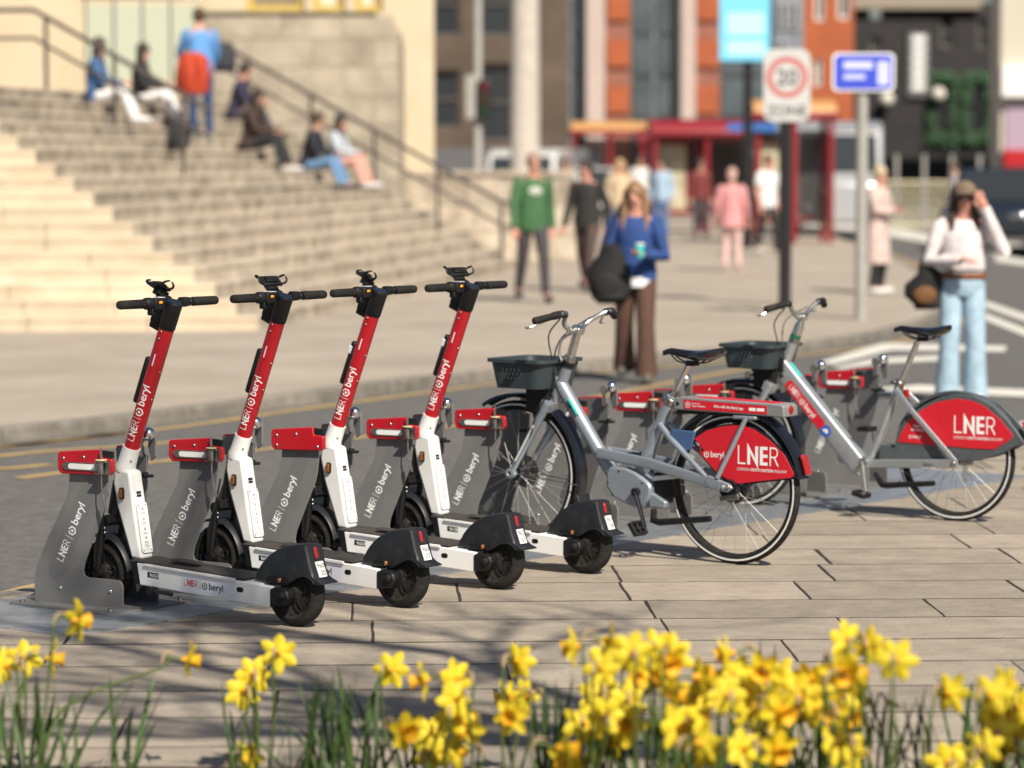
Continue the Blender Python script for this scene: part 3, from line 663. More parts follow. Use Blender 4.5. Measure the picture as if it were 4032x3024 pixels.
    # fork, front mudguard, basket
    fk = M().tube([(.985, 0, .69), (.995, 0, .655)], .03, 16).box((.992, 0, .655), (.05, .15, .045), Matrix.Rotation(R(-24), 3, 'Y'))
    for sg in (1, -1):
        fk.tube([(.975, sg * .068, .668), (1.02, sg * .069, .60), (1.19, sg * .062, .338)], [.019, .0195, .0145], 12)
        fk.lathe([(.008, sg * .05), (.024, sg * .05), (.024, sg * .078), (.012, sg * .08), (.008, sg * .072)], (1.192, 0, .335), 16)
    fk.build('fork', SILV, t, bevel=0)
    M().tube([(1.045, .0885, .565), (1.155, .0815, .395)], .004, 6).build('fork_tape', REFLW, t)
    M().lathe(pr, (1.192, 0, .335), 36, a0=58, a1=197, closed=True).build('front_mudguard', BLACKG, t)
    M().prism([(.842, .26), (.826, .25), (.800, .16), (.812, .158), (.85, .22)], -.045, .045).build('mud_flap', FENDER, t, bevel=.004)
    for sg in (1, -1): M().tube([(1.19, sg * .055, .335), (.832, sg * .04, .30)], .0028, 6).build('mudguard_stay', STEEL, t)
    M().lathe([(.03, -.05), (.075, -.05), (.075, -.047), (.03, -.047)], (1.192, 0, .335), 32, closed=True).build('brake_disc', STEEL, t)
    basket(t)
    M().tube([(.916, 0, .838), (.905, 0, .862)], .030, 20).build('head_cup', BLACK, t)
    M().tube([(.910, 0, .850), (.900, 0, .885)], .0285, 20).build('steel_collar', STEEL, t)
    M().tube([(.903, 0, .872), (.862, 0, .995), (.852, 0, 1.022)], [.021, .020, .024], 18).build('handlebar_stem', ALU, t)
    M().box((.858, 0, 1.005), (.045, .055, .035), Matrix.Rotation(R(-20), 3, 'Y')).build('stem_clamp', ALU, t, bevel=.006)
    handlebar(t, (.866, 1.006), (.878, 1.056), (.812, 1.086), ALU, 0)
    M().tube(spline([(.87, .12, 1.06), (.95, .10, .98), (.955, .06, .85), (.955, .06, .76), (1.03, .085, .62), (1.06, .088, .52)], 6), .0035, 6).build('brake_cable', CABLE, t)
    M().tube(spline([(.87, -.12, 1.06), (.96, -.02, .97), (.965, .04, .86), (.94, .05, .74), (.88, .045, .66)], 6), .0035, 6).build('gear_cable', CABLE, t)
    M().tube(spline([(.875, .03, .99), (.915, .045, .96), (.928, .05, .90), (.915, .045, .865)], 6), .006, 8).build('bell_bracket', ALU, t)
    M().tube([(.885, .0345, .690), (.835, .0345, .622)], .0075, 6).build('teal_sticker', TEAL, t)
    M().sphere((.878, .034, .655), (.008, .004, .008), 8, 6).build('cable_grommet', BLACK, t)
    return t
rack_bike()

def v_bike():
    rz = R(146.7)
    t = thing('hire_bicycle', 'grey V-framed hire bike with red letters on its down tube, number 85621', 'bicycle', (2.19, 15.70, 0), rz, 'hire bicycles in the docks')
    wheel(t, 'rear_wheel', (0, 0, .314), .314, .024, .022, hubr=.04, hubw=.055); wheel(t, 'front_wheel', (1.20, 0, .314), .314, .024, .022, hubr=.034, hubw=.05)
    f = M().tube([(1.010, 0, .650), (.905, 0, .872)], [.031, .027], 18)
    f.build('head_tube', SILV2, t); M().tube([(.312, 0, .670), (.335, 0, .61), (.470, 0, .275)], [.021, .020, .022], 16).build('seat_tube', SILV2, t)
    d = M(); beam(d, (.985, 0, .735), (.520, 0, .235), .072, .098)
    dt = d.build('down_tube', SILV2, t, bevel=.004)
    a, b = Vector((.985, 0, .735)), Vector((.520, 0, .235)); ax = (b - a).normalized(); up = Vector((-ax.z, 0, ax.x)) * -1
    if up.z < 0: up = -up
    q = lambda x, y, o=.0366: tuple(a + ax * x + up * y + Vector((0, o, 0)))
    M().flat([rrect(.10, -.040, .40, .012, .020)], lambda x, y: q(x, y)).build('red_label', REDB, dt, smooth=False)
    la, lb, wd = lner_beryl(.029, .30); M().flat(la + lb, lambda x, y: q(.125 + x * .93, -.028 + y, .0374)).build('label_lettering', INKW, dt, smooth=False)
    c_ = [(.425 + .030 * math.cos(R(k)), -.016 + .030 * math.sin(R(k))) for k in range(0, 360, 15)]
    M().flat([c_], lambda x, y: q(x, y, .0372)).build('blue_roundel', BLUED, dt, smooth=False)
    M().flat([[(.41, -.026), (.44, -.020), (.44, -.006), (.41, -.012)], [(.418, -.018), (.432, -.015), (.432, .0), (.418, -.003)]], lambda x, y: q(x, y, .0378)).build('roundel_mark', INKW, dt, smooth=False)
    M().flat([[(.03, .0), (.12, .0), (.12, .034), (.03, .034)]], lambda x, y: tuple(a + ax * x + up * .0493 + Vector((0, .017 - y, 0)))).build('teal_sticker', TEAL, dt, smooth=False)
    M().sphere(q(.055, -.018), (.012, .005, .012), 10, 6).build('cable_grommet', BLACK, dt)
    s_ = M()
    for sg in (1, -1): beam(s_, (.318, sg * .035, .640), (.22, sg * .066, .545), .016, .028); beam(s_, (.22, sg * .066, .545), (-.035, sg * .084, .300), .016, .026); beam(s_, (.47, sg * .045, .262), (-.045, sg * .085, .292), .016, .042)
    s_.box((.47, 0, .27), (.06, .09, .055)).build('stays', SILV2, t)
    M().prism(rrect(.055, .268, .155, .300, .014), .0, .001).build('number_badge', REFLW, t, loc=(0, .0865, -.004), rot=(0, R(2), R(-4)))
    nb, _ = text('85621', .022, .008); M().flat(nb, lambda x, y: (.140 - x, .0880 + .07 * (x - .03) * 1, .270 + y)).build('frame_number', INKK, t, smooth=False)
    M().sphere((-.03, .095, .295), .012, 10, 6).build('axle_nut', STEEL, t)
    M().tube([(-.08, .075, .285), (-.085, .078, .20)], .010, 8).build('brake_arm', ALU, t)
    crank(t, (.478, .272), (.452, .118), .070, ALU, R(15)); crank(t, (.478, .272), (.505, .43), -.09, ALU, 0)
    M().tube([(.42, .05, .215), (.36, .09, .165), (.33, .10, .165), (.07, .10, .19)], [.013, .016, .016, .0135], 10).build('kick_stand', BLACK, t)
    M().prism([(.44, .29), (.40, .36), (.30, .36), (.26, .30)], -.04, .03).build('drive_cover', SLATE, t, bevel=.006)
    # slate mudguard with red panel
    sk = [(.40, .285), (.40, .345), (.315, .350), (.300, .43), (.262, .488), (.214, .530), (.15, .574), (.06, .616), (-.028, .632), (-.12, .622), (-.214, .582), (-.29, .52), (-.347, .458), (-.385, .405), (-.372, .395), (-.335, .388), (-.27, .350), (-.19, .322), (-.11, .304), (.0, .298), (.2, .288)]
    rd = [(.278, .387), (.264, .428), (.214, .498), (.15, .544), (.079, .579), (-.028, .599), (-.10, .592), (-.161, .573), (-.245, .515), (-.312, .444), (-.296, .424), (-.216, .377), (-.10, .376), (.023, .380)]
    for sg in (1, -1):
        M().prism(sk, sg * .036, sg * .052).build('guard_skirt', SLATE, t, bevel=.004); rp = M().prism([(-.018 + (x + .018) * 1.05, .478 + (z - .478) * 1.08) for x, z in rd], sg * .0525, sg * .0555).build('red_panel', REDB, t, bevel=.001)
        if sg > 0:
            l_, w_ = lner(.086); M().flat(l_, lambda x, y: (-.012 - x * .93, .0562, .440 + y)).build('railway_lettering', INKW, rp, smooth=False)
            a1, w1 = text('LONDON ', .019); a2, w2 = text('NORTH EASTERN ', .019, .022); a3, w3 = text('RAILWAY', .019)
            M().flat(a1 + shift(a2, w1 + .008) + shift(a3, w1 + w2 + .016), lambda x, y: (-.008 - x * .80, .0562, .412 + y)).build('small_lettering', INKW, rp, smooth=False)
            a1, w1 = text('Hire with', .0185, .012); a2, w2 = text('the Beryl app', .0185, .012); b, wb = beryl(.016)
            M().flat(shift(a1, .012, .030) + shift(a2, 0, .012) + shift(b, -.012, -.024), lambda x, y: (.222 - x, .0562, .428 + y)).build('hire_lettering', INKW, rp, smooth=False)
    pr = [(.322, -.034), (.336, -.036), (.340, 0), (.336, .036), (.322, .034), (.331, 0)]
    M().lathe(pr, (0, 0, .305), 36, a0=25, a1=158, closed=True).build('rear_mudguard', SLATE, t)
    M().prism([(-.350, .505), (-.362, .50), (-.400, .42), (-.388, .414)], -.020, .020).build('tail_reflector', REDL, t, bevel=.004)
    M().prism([(-.375, .405), (-.36, .43), (-.40, .40), (-.43, .365), (-.42, .36)], -.03, .03).build('mud_flap', FENDER, t, bevel=.004)
    M().prism(rrect(.265, .590, .290, .640, .008), -.012, .012).build('seat_tube_lamp', REDL, t, bevel=.004)
    M().tube([(.320, 0, .650), (.205, 0, .905)], .0155, 14).build('seat_post', ALU, t)
    M().tube([(.322, 0, .652), (.308, 0, .680)], .027, 16).box((.345, 0, .672), (.03, .04, .018)).build('seat_clamp', STEEL, t, bevel=.003)
    saddle(t, .345, .045, .962)
    fk = M().tube([(1.005, 0, .66), (1.025, 0, .62)], .032, 16).box((1.02, 0, .625), (.055, .15, .05), Matrix.Rotation(R(-24), 3, 'Y'))
    for sg in (1, -1):
        fk.tube([(1.005, sg * .068, .64), (1.05, sg * .069, .57), (1.20, sg * .062, .318)], [.019, .0195, .0145], 12); fk.lathe([(.008, sg * .05), (.024, sg * .05), (.024, sg * .078), (.008, sg * .078)], (1.20, 0, .314), 16)
    fk.build('fork', SILV2, t)
    pr = [(r_ - .024, y_) for r_, y_ in [(.352, -.036), (.368, -.030), (.372, 0), (.368, .030), (.352, .036), (.349, .034), (.366, 0), (.349, -.034)]]
    M().lathe(pr, (1.20, 0, .314), 36, a0=60, a1=195, closed=True).build('front_mudguard', BLACKG, t)
    for sg in (1, -1): M().tube([(1.20, sg * .055, .314), (.865, sg * .04, .30)], .0028, 6).build('mudguard_stay', STEEL, t)
    M().prism([(.0, -.012), (.12, -.012), (.12, .012), (.0, .012)], .016, .020).build('spoke_reflector', REFLW, t, loc=(1.02, .03, .50), rot=(0, R(50), 0))
    basket(t, .720, .842)
    M().tube([(.905, 0, .872), (.895, 0, .895)], .0275, 20).build('green_band', GREENB, t); M().tube([(.912, 0, .855), (.903, 0, .875)], .029, 20).build('head_cup', STEEL, t)
    M().tube([(.897, 0, .890), (.880, 0, .935), (.872, 0, .955), (.862, 0, .985)], [.027, .026, .019, .017], 18).build('handlebar_stem', ALU, t)
    M().box((.860, 0, .985), (.04, .05, .03), Matrix.Rotation(R(-20), 3, 'Y')).build('stem_clamp', ALU, t, bevel=.006)
    handlebar(t, (.866, .986), (.905, 1.030), (.85, 1.058), ALU, 0)
    M().tube(spline([(.90, .12, 1.03), (.98, .08, .95), (.97, .06, .84), (.985, .06, .72), (1.05, .085, .58)], 6), .0035, 6).build('brake_cable', CABLE, t)
    M().tube(spline([(.90, -.12, 1.03), (.97, -.02, .96), (.955, .04, .85), (.94, .04, .76)], 6), .0035, 6).build('gear_cable', CABLE, t)
    M().prism(rrect(.945, .70, .975, .78, .01), .04, .055).build('lamp_bracket', BLACK, t, bevel=.003)
    return t
v_bike()
# ------------------------------------------------------------------ ground
RZ = -.09                                     # road level; pavements are at 0
_p = math.atan(229 / 3200)
def gp(x, y, z=0.0):
    """surveyed ground point: bearing and depression read off the photograph (x, y in a 2212 px wide print)"""
    a, b = (x / 2.16 - 512) / 3200, -(y / 2.16 - 384) / 3200
    d = Vector((a, math.cos(_p) + b * math.sin(_p), -math.sin(_p) + b * math.cos(_p))); t_ = (z - CAM_H) / d.z
    return Vector((0, 0, CAM_H)) + d * t_
def wx(px, Y): return (px - 512) * Y / 3200           # metres right of the camera axis at distance Y
def wz(py, Y): return CAM_H + (155 - py) * Y / 3200
ASPH = mat('asphalt', (.080, .076, .074), .88, col2=(.155, .148, .142), scale=9.0, detail=8, nrough=.88, contrast=(.38, .64), bump=.8, bscale=55)
PAVE = mat('york_stone_slab', (.215, .182, .147), .82, col2=(.415, .356, .288), scale=4.0, detail=12, nrough=.80, stretch=(1, 1.35, 1), bump=.5, bscale=60, rnd=.17, contrast=(.30, .72))
JOINT = mat('joint_sand', (.030, .024, .018), .95, var=.4, scale=40, bump=.6)
KERB = mat('granite_kerb', (.20, .18, .155), .8, var=.3, scale=6, bump=.3, rnd=.15)
FARP = mat('far_paving', (.30, .255, .21), .85, col2=(.40, .345, .285), scale=.7, detail=8, bump=.2)
YLINE = mat('yellow_road_paint', (.40, .275, .11), .85, col2=(.12, .10, .08), scale=7, nrough=.75, contrast=(.50, .72))
WLINE = mat('white_road_paint', (.62, .60, .55), .85, col2=(.18, .175, .17), scale=6, nrough=.75, contrast=(.56, .78))
SOIL = mat('bed_soil', (.045, .032, .022), .95, var=.4, scale=25, bump=.8, bscale=60)
g = M().add([(-300, -40, RZ), (300, -40, RZ), (300, 600, RZ), (-300, 600, RZ)], [(0, 1, 2, 3)])
struct(g.build('road', ASPH))
RD = Vector((.594, .8045, 0)); CD = Vector((1, .045, 0)).normalized(); CN = Vector((-CD.y, CD.x, 0))
def clip(poly, p0, n):
    """keep the side of the line (p0, normal n) that n points to"""
    out = []
    for i in range(len(poly)):
        a, b = poly[i], poly[(i + 1) % len(poly)]; da, db = (a - p0).dot(n), (b - p0).dot(n)
        if da >= 0: out.append(a)
        if (da >= 0) != (db >= 0): out.append(a.lerp(b, da / (da - db)))
    return out
KB = bay(0) + UX * 1.50                        # pavement edge line behind the docks
pv = struct(M().prism([tuple(q.xy) for q in clip([Vector((-9, 9.2, 0)), Vector((9, 9.2, 0)), Vector((22, 30, 0)), Vector((-9, 30, 0))], KB, -UX)], -.14, -.0010, 'z').build('near_pavement', JOINT, smooth=False))
nslab = 0; y = 9.18; k = 0
slab_rng = random.Random(3)
org = Vector((0, 9.18, 0)); yo = 0
while yo < 13:
    dp = slab_rng.uniform(.50, .57); x = -5.2 + slab_rng.uniform(0, .8)
    while x < 8.5:
        ln = slab_rng.choice((.72, .84, .88, .95, 1.15)) + slab_rng.uniform(-.04, .04); gpx = slab_rng.choice((.003, .004, .005, .007))
        q = [org + CD * (x + a) + CN * (yo + b) for a, b in ((gpx, .0105), (ln - gpx, .0105), (ln - gpx + slab_rng.uniform(-.005, .005), dp - .0105), (gpx + slab_rng.uniform(-.005, .005), dp - .0105))]
        cen = sum(q, Vector()) / 4
        vis = -.16 * cen.y - 1.1 < cen.x < .16 * cen.y + 2.6
        if vis:                                   # hand-cut edges: each side broken into slightly uneven lengths
            e = []
            for i_ in range(4):
                a, b = q[i_], q[(i_ + 1) % 4]; nb = 9 if i_ % 2 == 0 else 5; nr = Vector((b.y - a.y, a.x - b.x, 0)).normalized()
                e += [a.lerp(b, f_ / nb) + nr * (slab_rng.uniform(-.004, .001) if f_ else -.002) for f_ in range(nb)]
            q = clip(e, KB, -UX)
        if vis and len(q) >= 3:
            zt = slab_rng.uniform(-.0004, .0008); ce = sum(q, Vector()) / len(q); n = len(q); c_ = .0006
            top = [p_ + (ce - p_).normalized() * .003 for p_ in q]
            m = M(); rel = lambda p, z: (p.x - ce.x, p.y - ce.y, z)
            m.add([rel(p, -.012) for p in q] + [rel(p, zt - c_) for p in q] + [rel(p, zt) for p in top], [(j + o * n, (j + 1) % n + o * n, (j + 1) % n + (o + 1) * n, j + (o + 1) * n) for o in (0, 1) for j in range(n)] + [tuple(range(2 * n, 3 * n))])
            m.build('paving_slab', PAVE, pv, smooth=False, loc=(ce.x, ce.y, 0)); nslab += 1
        x += ln
    yo += dp
print('slabs', nslab)
k0 = -3.2
while k0 < 14:                                   # flush kerb stones at the road edge
    ln = .91; a = KB + RD * (k0 + .004); b = KB + RD * (k0 + ln - .004); w_ = UX * .14
    m = M().prism([tuple((p - a).xy) for p in (a, b, b + w_, a + w_)], -.16, -.004, 'z'); m.build('kerb_stone', KERB, pv, bevel=.008, loc=a); k0 += ln
# galvanised plates under the docks
gt = thing('steel_base_plates', 'galvanised steel plates bolted to the paving under the whole row of docks', 'base plate')
U0, U1 = .485, 1.40
for i in range(11):
    v0, v1 = (.60 if i == 0 else -.648 * i + .324 - .002), -.648 * i - .322
    if i == 0: poly = [(U0, v0 - .02), (U0 + .10, v0 + .12), (U1, v0 + .12), (U1, v1), (U0, v1)]
    else: poly = [(U0, v0), (U1, v0), (U1, v1), (U0, v1)]
    pts = [atbay(0, u, v) for u, v in poly]; c = pts[0]
    m = M().prism([tuple((p - c).xy) for p in pts], .0005, .005, 'z'); m.build('plate', GALV, gt, smooth=False, loc=(c.x, c.y, 0))
# far pavement
FK = [(-9.5, 11.2), (-5.4, 17.6), (-3.4, 21.17), (-2.62, 22.4), (-1.77, 24.14), (-.18, 27.04), (1.23, 28.94), (3.04, 31.3), (4.29, 34.6), (5.0, 37.6), (5.45, 40.5), (5.72, 44.2), (6.42, 51.93), (6.9, 62.3), (7.4, 80), (9, 140), (12, 300)]
FK = [Vector((*p, 0)) for p in FK]
fk = spline(FK, 4)
fp = M().prism([tuple(p.xy) for p in fk] + [(-200, 300), (-200, 11.2)], -.12, -.001, 'z'); fpo = struct(fp.build('far_pavement', FARP, smooth=False))
def ribbon(name, pts, o0, o1, z, m_, par=None):
    """strip along a line of points, between two offsets to its right"""
    vs_, n = [], len(pts)
    for i, p in enumerate(pts):
        t_ = (pts[min(i + 1, n - 1)] - pts[max(i - 1, 0)]).normalized(); r_ = Vector((t_.y, -t_.x, 0))
        for o in (o0, o1): q = p + r_ * o; vs_.append((q.x, q.y, z))
    return M().add(vs_, [(2 * i + 1, 2 * i + 3, 2 * i + 2, 2 * i) for i in range(n - 1)]).build(name, m_, par, smooth=False)
# far kerb stones
acc = 0
path = []
for a, b in zip(fk, fk[1:]):
    n = max(1, int((b - a).length / .1)); path += [a.lerp(b, i / n) for i in range(n)]
i0 = 0
for i in range(1, len(path)):
    if (path[i] - path[i0]).length >= .92:
        a, b = path[i0], path[i]; d = (b - a).normalized(); r_ = Vector((d.y, -d.x, 0))
        if 14 < a.y < 60:
            qs = [a + d * .004, b - d * .004, b - d * .004 + r_ * .13, a + d * .004 + r_ * .13]
            m = M().prism([tuple((p - a).xy) for p in qs], -.12, .006, 'z'); m.build('kerb_stone', KERB, fpo, bevel=.012, loc=a)
        i0 = i
rdm = thing('yellow_line', 'single yellow line along the far kerb, curving round the corner', 'road marking')
ribbon('paint', [p for p in path if 12 < p.y < 66], .30, .42, RZ + .004, YLINE, rdm)
def mark(name, label, pts, w_, m_, cat='road marking', z=RZ + .004):
    t_ = thing(name, label, cat); ribbon('paint', [gp(x, y, RZ) for x, y in pts], -w_ / 2, w_ / 2, z, m_, t_); return t_
mark('yellow_line', 'yellow line on the road just behind the first dock, at the left edge', [(-60, 1299), (0, 1286), (90, 1265), (330, 1206), (620, 1140)], .11, YLINE)
mark('yellow_line', 'long yellow bay line crossing the road behind the scooters', [(40, 1034), (130, 1022), (395, 992), (640, 963), (987, 919), (1480, 821), (1700, 780)], .11, YLINE)
mark('yellow_letter', 'upper yellow letter stroke painted on the road at the left edge', [(-20, 968), (150, 952), (270, 934), (300, 938), (290, 946)], .12, YLINE)
mark('yellow_letter', 'long yellow letter stroke on the road left of the first scooter', [(-20, 988), (90, 976), (250, 966), (395, 954)], .12, YLINE)
mark('yellow_letter', 'short yellow letter stroke on the road above the first dock', [(-10, 1014), (60, 1009), (110, 1004)], .12, YLINE)
def poly_mark(label, pts, name='white_marking'):
    q = [gp(x, y, RZ) for x, y in pts]; o = M().flat([[(p.x, p.y) for p in q]], lambda x, y: (x, y, RZ + .0045)); ob = o.build(name, WLINE, smooth=False)
    if ob.data.polygons[0].normal.z < 0: ob.data.flip_normals()
    return tag(ob, label, 'road marking')
poly_mark('white arrow-shaped outline on the road, upper stroke behind the saddle', [(1770, 783), (1905, 742), (2175, 748), (2170, 760), (1925, 757), (1800, 788)])
poly_mark('white arrow-shaped outline on the road, lower stroke above the end dock', [(1800, 795), (1890, 775), (2060, 767), (2060, 778), (1900, 786), (1815, 798)])
poly_mark('white hatching bar nearest the walking woman, upper of the two on the right', [(2120, 648), (2290, 705), (2290, 722), (2120, 660)])
poly_mark('white hatching bar on the right, lower of the two beside the woman', [(2120, 674), (2290, 740), (2290, 757), (2120, 688)])
poly_mark('white line across the road behind the far dock, under the woman\'s feet', [(1830, 845), (1985, 832), (2300, 846), (2300, 862), (1985, 848), (1835, 856)])
poly_mark('short white dash on the road at the end of the docks', [(1790, 868), (1870, 864), (1870, 872), (1790, 877)])
poly_mark('white edge line at the far right, beside the mudguard of the V bike', [(2180, 915), (2300, 905), (2300, 925), (2180, 935)])
poly_mark('white line across the far carriageway, behind the coat wearer', [(1740, 474), (1880, 484), (2300, 560), (2300, 576), (1870, 500), (1740, 488)])
poly_mark('white hatch mark on the far road, right of the walking woman\'s waist', [(2150, 520), (2300, 545), (2300, 585), (2150, 565)])
poly_mark('thin white lane line on the far road towards the dark car', [(1880, 420), (2300, 470), (2300, 476), (1880, 426)])

# ------------------------------------------------------------------ stone steps
STN_C = mat('clean_sandstone', (.44, .36, .26), .85, col2=(.60, .51, .39), scale=1.6, detail=8, bump=.3, bscale=20, rnd=.08)
STN_W = mat('weathered_sandstone', (.21, .175, .135), .88, col2=(.54, .465, .37), scale=2.6, contrast=(.30, .66), detail=9, bump=.3, bscale=20, rnd=.14)
STN_F = mat('facade_sandstone', (.54, .44, .30), .85, col2=(.62, .52, .38), scale=.8, bump=.15)
C0 = Vector((-2.6, 32.85, 0)); FD = Vector((-1, -.1, 0)).normalized(); FI = Vector((-.0995, .995, 0)); SD = Vector((.15, .9887, 0)).normalized(); SI = Vector((-SD.y, SD.x, 0)); SLEN = 17.4
det = FI.x * SI.y - FI.y * SI.x; HS = Vector(((SI.y - FI.y), (FI.x - SI.x), 0)) / det       # hip shift for one metre of run
RISE, TREAD, NST = .155, .28, 17
def slope_pt(m_, run): return C0 + SD * m_ + SI * run                                         # on the side flight
stair = thing('stone_staircase', 'wide pale stone staircase wrapping a corner, people sitting on its right flight', 'staircase', (C0.x, C0.y, 0))
srng = random.Random(5)
def step_run(k, c, c2, d, length, lo, hi, mt):
    """one step as a row of stones from the hip corner c outwards along d"""
    s0 = 0; m = M(); e = 0
    while s0 < length:
        ln = srng.uniform(.75, 1.35); g_ = .006
        a, b = c + d * (s0 + g_), c + d * (s0 + ln - g_); a2, b2 = (c2 + d * (s0 + g_), c2 + d * (s0 + ln - g_)) if s0 else (c2 + d * g_, c2 + d * (s0 + ln - g_))
        if s0 == 0: a, a2 = c, c2
        z1 = hi - srng.uniform(0, .004); out = (c - c2).normalized()
        q = [p - C0 for p in (a, b, b2, a2)]
        m.prism([tuple(p.xy) for p in q], z1 - .055, z1, 'z'); ins = (c2 - c).normalized() * .012
        m.prism([tuple((p + ins * (1 if i_ < 2 else 0)).xy) for i_, p in enumerate(q)], lo, z1 - .055, 'z'); s0 += ln
    m.build('step', mt, stair, smooth=False, bevel=.012)
for k in range(NST):
    c, c2 = C0 + HS * TREAD * k, C0 + HS * TREAD * (k + 1.25)
    step_run(k, c, c2, FD, 8.0, RISE * (k - 1) - .02 if k else -.1, RISE * (k + 1), STN_C)
    step_run(k, c, c2, SD, SLEN - (c - C0).dot(SD), RISE * (k - 1) - .02 if k else -.1, RISE * (k + 1), STN_W)
cT = C0 + HS * TREAD * NST; pT = [cT, cT + FD * 8, cT + FD * 8 + Vector((0, 20, 0)), C0 + SD * SLEN + SI * TREAD * NST]
M().prism([tuple((p - C0).xy) for p in pT], 0, RISE * NST, 'z').build('landing', STN_W, stair, smooth=False)
RAILM = mat('dark_handrail_paint', (.055, .046, .042), .5, var=.2, scale=10)
def handrail(label, m_, r0, r1, posts, foot=True):
    t_ = thing('handrail', label, 'handrail', slope_pt(m_, r0)); b0 = slope_pt(m_, r0)
    def pt(r_, h_): p = slope_pt(m_, r_) - b0; return (p.x, p.y, (max(0, min(r_, NST * TREAD)) / TREAD * RISE) + h_)
    for h_, rr in ((1.02, .032), (.66, .024)):
        M().tube([pt(r0 - .35, h_), pt(r0, h_)] + ([pt(NST * TREAD, h_)] if r1 > NST * TREAD else []) + [pt(r1, h_)], rr, 10).build('rail', RAILM, t_)
    for r_ in posts: M().tube([pt(r_, -.02), pt(r_, 1.02)], .028, 10).build('post', RAILM, t_)
    return t_
handrail('dark metal handrail nearest on the steps, running past the seated people', 7.8, 2.8, 7.2, [2.8, 3.7, 4.6, 5.5, 6.4])
handrail('dark metal handrail on the far side of the steps, against the pale pier', 16.9, .1, 5.2, [.1, 1.1, 2.1, 3.1, 4.1, 5.1])
# pier, facade, wall
PIER = mat('pier_stone', (.25, .215, .165), .88, col2=(.46, .40, .32), scale=1.3, detail=9, bump=.2, bscale=15, rnd=.06)
pr_ = thing('stone_pier', 'big weathered stone pier with a rounded top corner beside the steps', 'pier', (-2.94, 52.4, 0))
pp = [(-2.3, 0), (1.10, 0), (1.10, 3.64), (1.06, 3.87), (.93, 4.01), (.75, 4.06), (-2.3, 4.06)]
zc = 0; row = 0
while zc < 4.0:                                       # courses of ashlar
    z1 = min(4.06, zc + .46); x = -2.3 + (0 if row % 2 else -.5)
    while x < 1.10:
        x1 = min(x + 1.0, 1.10); x0 = max(x, -2.3)
        if x1 - x0 > .05:
            top = [(x0, z1), (x1, z1)]
            poly = [(x0 + .004, zc + .004), (x1 - .004, zc + .004), (x1 - .004, z1 - .004 if not (x1 > 1.05 and z1 > 3.7) else 3.81), (x1 - .10 if (x1 > 1.05 and z1 > 3.7) else x1 - .004, z1 - .004), (x0 + .004, z1 - .004)]
            M().prism(poly, -.20, 0).build('ashlar_block', PIER, pr_, smooth=False, bevel=.008)
        x += 1.0
    zc += .46; row += 1
M().prism(pp, -.18, 2.6).build('core', PIER, pr_, smooth=False)
M().prism([(-2.3, 4.065), (.75, 4.065), (.72, 4.13), (-2.3, 4.13)], -.24, 2.6).build('coping', mat('mossy_coping', (.16, .145, .10), .9, var=.4, scale=3, bump=.4), pr_, bevel=.02)
fa = thing('cream_stone_building', 'cream stone building front behind the steps, with yellow-framed windows', 'building', (-6.71, 60, 0))
YF = mat('yellow_bronze_frame', (.50, .36, .09), .5); WINP = mat('pale_window_blind', (.62, .58, .50), .5, var=.08, scale=3); DKW = mat('dark_window_glass', (.03, .035, .04), .12)
def facade(x0, x1, z0, z1, holes):
    """wall with rectangular openings cut in columns"""
    m = M(); xs = sorted({x0, x1, *[h[0] for h in holes], *[h[1] for h in holes]})
    for a, b in zip(xs, xs[1:]):
        hs = sorted([h for h in holes if h[0] <= a + 1e-6 and h[1] >= b - 1e-6], key=lambda h: h[2]); z = z0
        for h in hs:
            if h[2] > z: m.box(((a + b) / 2, .3, (z + h[2]) / 2), (b - a, .6, h[2] - z))
            z = h[3]
        if z < z1: m.box(((a + b) / 2, .3, (z + z1) / 2), (b - a, .6, z1 - z))
    return m
hl = [(-.05 + 1.0 * 0 + a, a + .95, 4.15, 8) for a in (1.75, 3.05, 4.05)]
hl = [(1.75, 2.85, 4.45, 8.0), (3.0, 3.6, 4.45, 8.0), (3.78, 4.30, 4.45, 8.0)]
facade(-8, 5.25, 0, 12, hl).build('wall', STN_F, fa, smooth=False)
for j, h in enumerate(hl):
    wn = M()
    for a, b in ((h[0], h[0] + .13), (h[1] - .13, h[1])): wn.box(((a + b) / 2, .18, (h[2] + h[3]) / 2), (b - a, .1, h[3] - h[2]))
    wn.box(((h[0] + h[1]) / 2, .18, h[2] + .07), (h[1] - h[0] - .26, .1, .14)); wo = wn.build('window', YF, fa, smooth=False)
    M().box(((h[0] + h[1]) / 2, .25, (h[2] + h[3]) / 2), (h[1] - h[0], .02, h[3] - h[2])).build('pane', WINP if j != 0 else mat('bronze_panel', (.22, .18, .13), .5, var=.15), wo, smooth=False)
gl = bpy.data.materials.new('green_tinted_glass'); gl.use_nodes = True; gb = gl.node_tree.nodes['Principled BSDF']
gb.inputs['Base Color'].default_value = (.50, .56, .46, 1); gb.inputs['Roughness'].default_value = .25; gb.inputs['Alpha'].default_value = .62
bl = thing('glass_balustrade', 'greenish glass balustrade with thin posts at the top of the steps', 'balustrade', (wx(72, 50), 50, RISE * NST + .2))
for j in range(4):
    M().box((.47 + .8 * j * .55, .0, .72), (.42, .014, 1.15)).build('glass_panel', gl, bl, smooth=False); M().box((.25 + .44 * j, 0, .72), (.03, .04, 1.3)).build('post', RAILM, bl, bevel=.004)
M().box((1.15, 0, 1.40), (1.95, .06, .05)).build('top_rail', STEEL, bl, bevel=.01)
lw = thing('low_stone_wall', 'low grey stone wall between the far handrail and the street', 'wall', (-.5, 54.5, 0))
